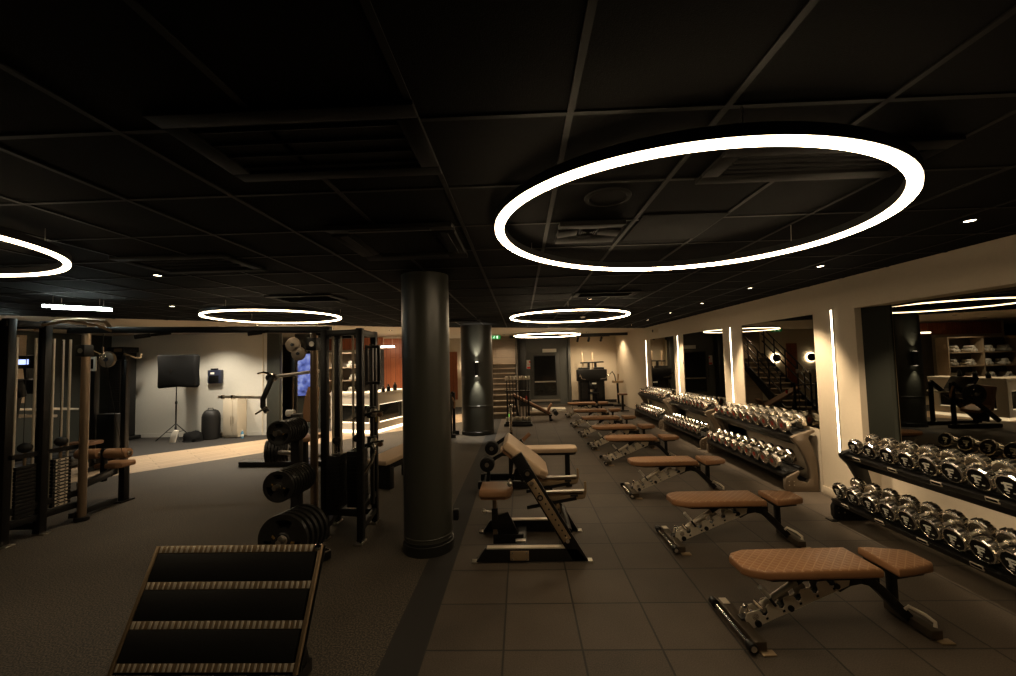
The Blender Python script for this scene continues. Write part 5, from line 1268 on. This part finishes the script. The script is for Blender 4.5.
m = MB(O); m.box((-4.45, 13.5, 2.40), (0.62, 0.06, 0.03), M['black_metal']); m.build('housing', t)
for x in (-4.68, -4.22):
    m = MB(O); m.cyl((x, 13.5, 2.41), (x, 13.5, H+0.03), 0.004, M['steel'], seg=6); m.build('suspension_wire', t)

# ------------------------------------------------------------------ flat bench behind the front pillar
t = thing('flat_bench', 'pale padded bench half hidden behind the front pillar', 'bench', (-2.0, 6.35, 0)); O = (-2.0, 6.35, 0)
m = MB(O); m.prism([(-0.17, -0.50), (0.17, -0.50), (0.19, -0.42), (0.19, 0.42), (0.17, 0.50), (-0.17, 0.50), (-0.19, 0.42), (-0.19, -0.42)], 0.075, M['leather_pale'], Matrix.Translation((-1.95, 6.45, 0.40)) @ Euler((radians(4), 0, radians(-20))).to_matrix().to_4x4(), bev=0.022, seg=3); m.build('seat', t)
m = MB(O); m.box((-1.93, 6.45, 0.34), (0.26, 0.8, 0.10), M['black_metal'], (0, 0, radians(-20)), bev=0.01); m.build('frame', t)
for s in (-1, 1):
    m = MB(O); m.box((-1.95+s*0.11, 6.45+s*0.33, 0.16), (0.30, 0.10, 0.31), M['black_metal'], (0, 0, radians(-20)), bev=0.01); m.build('leg', t)
m = MB(O)
for z in (0.16, 0.27, 0.36): m.cyl((-2.24, 6.28, z), (-2.08, 6.24, z), 0.03, M['chrome'], seg=14); m.cyl((-2.25, 6.28, z), (-2.2, 6.27, z), 0.042, M['chrome'], seg=14)
m.bar((-2.1, 6.3, 0.10), (-2.1, 6.3, 0.4), 0.05, 0.05, M['black_metal']); m.build('side_roller', t)

# ------------------------------------------------------------------ leg press between the pillars
def leg_press():
    O = (-2.4, 10.2, 0); t = thing('leg_press_machine', 'black leg press with round plates seen between the front and rear pillars', 'leg press', O)
    for y in (9.95, 10.45):
        m = MB(O); m.bar((-2.72, y, 0.15), (-1.72, y, 1.05), 0.07, 0.09, M['black_metal'], bev=0.008); m.build('slide_rail', t)
        m = MB(O); m.bar((-2.75, y, 0.05), (-1.6, y, 0.05), 0.08, 0.09, M['black_metal'], bev=0.008); m.build('base_beam', t)
        m = MB(O); m.bar((-1.72, y, 0.05), (-1.72, y, 1.05), 0.07, 0.07, M['black_metal'], bev=0.008); m.build('upright', t)
    m = MB(O); m.box((-2.15, 10.2, 0.95), (0.06, 0.60, 0.50), M['dark_metal'], (0, radians(-33), 0), bev=0.01); m.box((-2.12, 10.2, 0.76), (0.30, 0.46, 0.10), M['black_metal'], (0, radians(-33), 0), bev=0.01); m.cyl((-1.95, 9.62, 0.80), (-1.95, 10.78, 0.80), 0.025, M['steel'], seg=14); m.build('sled', t)
    m = MB(O); m.box((-2.50, 10.2, 0.42), (0.40, 0.44, 0.09), M['leather_plain'], (0, radians(20), 0), bev=0.03); m.build('seat', t)
    m = MB(O); m.box((-2.68, 10.2, 0.66), (0.10, 0.44, 0.58), M['leather_dark'], (0, radians(-12), 0), bev=0.03); m.bar((-2.68, 10.2, 0.1), (-2.72, 10.2, 0.5), 0.08, 0.1, M['black_metal']); m.bar((-2.5, 10.2, 0.08), (-2.5, 10.2, 0.4), 0.1, 0.1, M['black_metal']); m.build('back_pad', t)
    m = MB(O); m.tube([(-1.62, 9.9, 0.72), (-1.60, 9.85, 0.86), (-1.66, 9.85, 0.98)], 0.022, M['leather_plain'], 8); m.build('grip', t)
leg_press()
put_plates(BIG, -1.95, 9.68, 0.80, 2, 0.055, (0, 1), lambda k: f'large plate on the sled of the leg press, {["outer", "inner"][k]} one', 'plates on the leg press', 0)


# ------------------------------------------------------------------ staircase
def stairs():
    O = (-0.62, 13.0, 0); t = thing('staircase', 'wooden staircase with dark railings rising beyond the rear pillar', 'staircase', O); o = t
    n = 10; X0, X1 = -1.05, -0.20
    for k in range(n):
        z = 0.17*(k+1); y = 13.0+0.25*k
        m = MB(O); m.box(((X0+X1)/2, y+0.14, z-0.02), (X1-X0, 0.29, 0.04), M['tread'], bev=0.006); st = m.build('tread', t)
        m = MB(O); m.box(((X0+X1)/2, y+0.03, z-0.105), (X1-X0, 0.015, 0.13), M['riser']); m.build('riser', st)
    for x in (X0-0.03, X1+0.03):
        m = MB(O); m.prism([(12.92, 0), (13.25, 0), (15.6, 1.60), (15.6, 1.85), (15.45, 1.80), (12.92, 0.18)], 0.04, M['black_metal'], YZ(x-0.02)); m.build('stringer', t)
        for k in range(5):
            y = 13.1+0.58*k; z = 0.17+0.68*0.58*k
            m = MB(O); m.bar((x, y, z-0.05), (x, y, z+0.98), 0.035, 0.035, M['black_metal'], bev=0.004); m.build('baluster', t)
        for dz in (0.98, 0.72, 0.46):
            m = MB(O); m.bar((x, 13.05, 0.14+dz), (x, 15.55, 0.14+dz+0.68*2.5), 0.035, 0.035, M['black_metal'], bev=0.006); m.build('rail', t)
stairs()

# ------------------------------------------------------------------ barbell stand, sit-up bench
def stand():
    O = (-0.1, 11.7, 0); t = thing('barbell_stand', 'dark vertical stand holding short barbells before the staircase', 'barbell stand', O)
    m = MB(O); m.box((-0.12, 11.7, 0.04), (0.78, 0.50, 0.07), M['black_metal'], bev=0.01); m.box((-0.12, 11.7, 0.10), (0.70, 0.42, 0.06), M['dark_metal'], bev=0.01); m.build('base', t)
    m = MB(O); m.box((-0.12, 11.7, 0.95), (0.70, 0.30, 0.03), M['black_metal'], bev=0.006); m.build('top_plate', t)
    for x in (-0.42, 0.18):
        m = MB(O); m.bar((x, 11.92, 0.08), (x, 11.92, 1.0), 0.05, 0.05, M['black_metal'], bev=0.005); m.box((x, 11.85, 0.95), (0.05, 0.16, 0.03), M['black_metal']); m.build('post', t)
stand()
def bar_proto():
    t = thing('short_barbell', '', 'barbell', (0, 0, 0), group='short barbells in the stand')
    m = MB(); m.cyl((0, 0, 0.0), (0, 0, 1.12), 0.014, M['black_metal'], seg=12); m.build('shaft', t)
    for z in (1.19, 0.06):
        m = MB(); m.cyl((0, 0, z-0.06), (0, 0, z+0.05), 0.042, M['steel'], seg=18, bev=0.008); m.cyl((0, 0, z+0.05), (0, 0, z+0.054), 0.028, M['chrome'], seg=14); m.build('head', t)
    return t
bp_ = bar_proto()
for i in range(8):
    o = bp_ if i == 0 else dup(bp_)
    o.location = (-0.42+0.088*i, 11.60+(0.12 if i % 2 else 0), 0.135)
    o['label'] = f'short barbell with chrome ends, {ORD[i]} from the left in the vertical stand'
def situp():
    O = (0.4, 12.5, 0); t = thing('sit_up_bench', 'black decline sit-up bench sloping down to the right, before the grey door', 'sit-up bench', O)
    m = MB(O); m.bar((-0.28, 12.5, 0.80), (0.85, 12.5, 0.20), 0.30, 0.07, M['leather_dark'], bev=0.02); m.bar((-0.28, 12.5, 0.745), (0.88, 12.5, 0.14), 0.08, 0.06, M['black_metal'], bev=0.006); m.build('board', t)
    m = MB(O); m.bar((-0.10, 12.5, 0.02), (-0.22, 12.5, 0.74), 0.06, 0.06, M['black_metal'], bev=0.005); m.box((-0.10, 12.5, 0.03), (0.08, 0.5, 0.05), M['black_metal'], bev=0.006); m.build('leg', t)
    m = MB(O); m.bar((0.84, 12.5, 0.02), (0.80, 12.5, 0.22), 0.06, 0.06, M['black_metal'], bev=0.005); m.box((0.84, 12.5, 0.03), (0.08, 0.4, 0.05), M['black_metal'], bev=0.006); m.build('leg', t)
    m = MB(O); m.bar((0.72, 12.5, 0.22), (0.88, 12.5, 0.50), 0.28, 0.06, M['leather_plain'], bev=0.02); m.build('end_pad', t)
    for y in (12.32, 12.68):
        m = MB(O); m.cyl((0.98, y-0.13, 0.24), (0.98, y+0.13, 0.24), 0.07, M['rubber'], seg=20, bev=0.012); m.bar((0.80, y, 0.2), (0.98, y, 0.24), 0.03, 0.03, M['chrome']); m.build('foot_roller', t)
    m = MB(O); m.box((0.12, 12.36, 0.70), (0.05, 0.02, 0.10), M['red_mark']); m.build('red_tag', t)
situp()
m = MB((0.95, 14.55, 0)); m.box((0.92, 14.5, 0.06), (1.15, 0.45, 0.12), M['white_plastic'], bev=0.012); m.box((0.92, 14.5, 0.124), (1.05, 0.36, 0.006), M['cream_cabinet'])
tag(m.build('step_platform'), 'low white step platform on the floor before the grey door', 'platform')
t = thing('foam_roller', 'pale foam roller lying on the floor behind the sit-up bench', 'foam roller', (0.55, 13.6, 0)); O = (0.55, 13.6, 0)
m = MB(O); m.cyl((0.15, 13.6, 0.076), (0.95, 13.55, 0.076), 0.075, M['champagne'], seg=24, bev=0.012); m.build('body', t)
m = MB(O)
for a, b in ((0.147, 0.152), (0.948, 0.953)): m.cyl((a, 13.6 if a < .5 else 13.55, 0.076), (b, 13.6 if a < .5 else 13.55, 0.076), 0.035, M['slot'], seg=16)
m.build('end_hole', t)

# ------------------------------------------------------------------ alcove machine, arm trainer, stool
def multi():
    O = (2.75, 16.2, 0); t = thing('dual_pulley_machine', 'black dual tower machine standing in the beige alcove', 'weight machine', O)
    for x in (2.42, 2.98):
        m = MB(O); m.box((x, 16.25, 0.75), (0.40, 0.45, 1.42), M['black_metal'], bev=0.02); w_ = m.build('weight_tower', t)
        m = MB(O); m.box((x, 16.02, 0.62), (0.20, 0.02, 0.7), M['dark_metal']); m.build('stack_window', w_)
    m = MB(O); m.box((2.70, 16.12, 1.16), (1.12, 0.45, 0.44), M['black_metal'], bev=0.02); m.build('housing', t)
    for x, z in ((2.38, 2.05), (2.76, 2.05)):
        m = MB(O); m.bar((x+0.03, 16.2, 1.3), (x, 16.2, z), 0.045, 0.05, M['leather_pale'], bev=0.006); m.build('guide_post', t, label='pale post')
    m = MB(O); m.bar((2.28, 16.1, 1.64), (3.18, 16.1, 1.66), 0.05, 0.05, M['black_metal'], bev=0.006); m.bar((2.60, 16.1, 1.35), (2.60, 16.1, 1.65), 0.09, 0.06, M['black_metal']); m.bar((2.86, 16.1, 1.35), (2.86, 16.1, 1.65), 0.09, 0.06, M['black_metal']); m.build('top_bar', t)
    m = MB(O); m.box((2.72, 15.85, 0.50), (0.36, 0.40, 0.09), M['black_face'], bev=0.025); m.bar((2.72, 15.95, 0.05), (2.72, 15.95, 0.55), 0.08, 0.08, M['black_metal']); m.build('seat', t)
    m = MB(O); m.box((2.72, 15.98, 0.84), (0.30, 0.09, 0.42), M['black_face'], (radians(-8), 0, 0), bev=0.025); m.build('back_pad', t)
    m = MB(O); m.box((2.76, 15.92, 0.85), (0.16, 0.012, 0.05), M['white_sign']); m.build('small_label', t)
    for s in (-1, 1):
        m = MB(O); m.tube([(2.72+s*0.20, 16.0, 1.0), (2.72+s*0.45, 15.75, 1.05), (2.72+s*0.52, 15.65, 1.2), (2.72+s*0.55, 15.62, 1.12)], 0.022, M['chrome'], 8); m.build('press_handle', t)
    m = MB(O); m.box((2.75, 16.15, 0.05), (1.3, 0.9, 0.09), M['black_metal'], bev=0.01); m.build('base', t)
multi()
def arm_trainer():
    O = (3.66, 15.7, 0); t = thing('pedal_trainer', 'small dark trainer with tan seat right of the alcove machine', 'trainer', O)
    m = MB(O); m.box((3.60, 15.8, 0.05), (0.40, 0.7, 0.07), M['black_metal'], bev=0.01); m.build('base', t)
    m = MB(O); m.bar((3.63, 15.8, 0.08), (3.61, 15.8, 0.85), 0.07, 0.07, M['black_metal'], bev=0.006); m.build('post', t)
    m = MB(O); m.prism([(-0.20, -0.12), (0.16, -0.12), (0.22, 0.0), (0.16, 0.12), (-0.20, 0.12)], 0.09, M['tan_metal'], Matrix.Translation((3.63, 15.8, 0.86)), bev=0.025); m.build('saddle', t)
    m = MB(O); m.tube([(3.53, 15.7, 0.9), (3.49, 15.66, 1.15), (3.39, 15.62, 1.3), (3.29, 15.6, 1.2)], 0.018, M['black_metal'], 8); m.bar((3.63, 15.8, 0.95), (3.65, 15.8, 1.2), 0.05, 0.05, M['tan_metal']); m.build('handle', t)
arm_trainer()
t = thing('work_stool', 'small T shaped dark stool by the far end of the dumbbell racks', 'stool', (3.42, 14.3, 0)); O = (3.42, 14.3, 0)
m = MB(O); m.box((3.42, 14.3, 0.57), (0.28, 0.30, 0.06), M['leather_dark'], bev=0.02); m.build('seat', t)
m = MB(O); m.bar((3.42, 14.3, 0.03), (3.42, 14.3, 0.55), 0.07, 0.07, M['black_metal'], bev=0.006); m.build('post', t)
m = MB(O); m.box((3.42, 14.3, 0.02), (0.34, 0.30, 0.035), M['black_metal'], bev=0.008); m.build('base', t)



# ------------------------------------------------------------------ camera
cam = bpy.data.cameras.new('camera'); co = bpy.data.objects.new('camera', cam); COL.objects.link(co)
yaw, pitch, roll = -0.030, 0.052, -0.025
fwd = Vector((sin(yaw)*cos(pitch), cos(yaw)*cos(pitch), sin(pitch)))
r = Vector((cos(yaw), -sin(yaw), 0)); u = r.cross(fwd)
r2 = cos(roll)*r + sin(roll)*u; u2 = -sin(roll)*r + cos(roll)*u
mt = Matrix((r2, u2, -fwd)).transposed().to_4x4(); mt.translation = (0, 0, 1.84)
co.matrix_world = mt
cam.sensor_fit = 'HORIZONTAL'; cam.sensor_width = 36.0; cam.lens = 414/1016*36
cam.clip_start = 0.05; cam.clip_end = 100
scene.camera = co

w = bpy.data.worlds.new('world'); scene.world = w; w.use_nodes = True
w.node_tree.nodes['Background'].inputs[0].default_value = (1, 0.85, 0.65, 1)
w.node_tree.nodes['Background'].inputs[1].default_value = 0.0
scene.view_settings.view_transform = 'Standard'
scene.view_settings.look = 'None'
scene.view_settings.gamma = 1.0
scene.view_settings.use_curve_mapping = False
scene.view_settings.exposure = 0.58
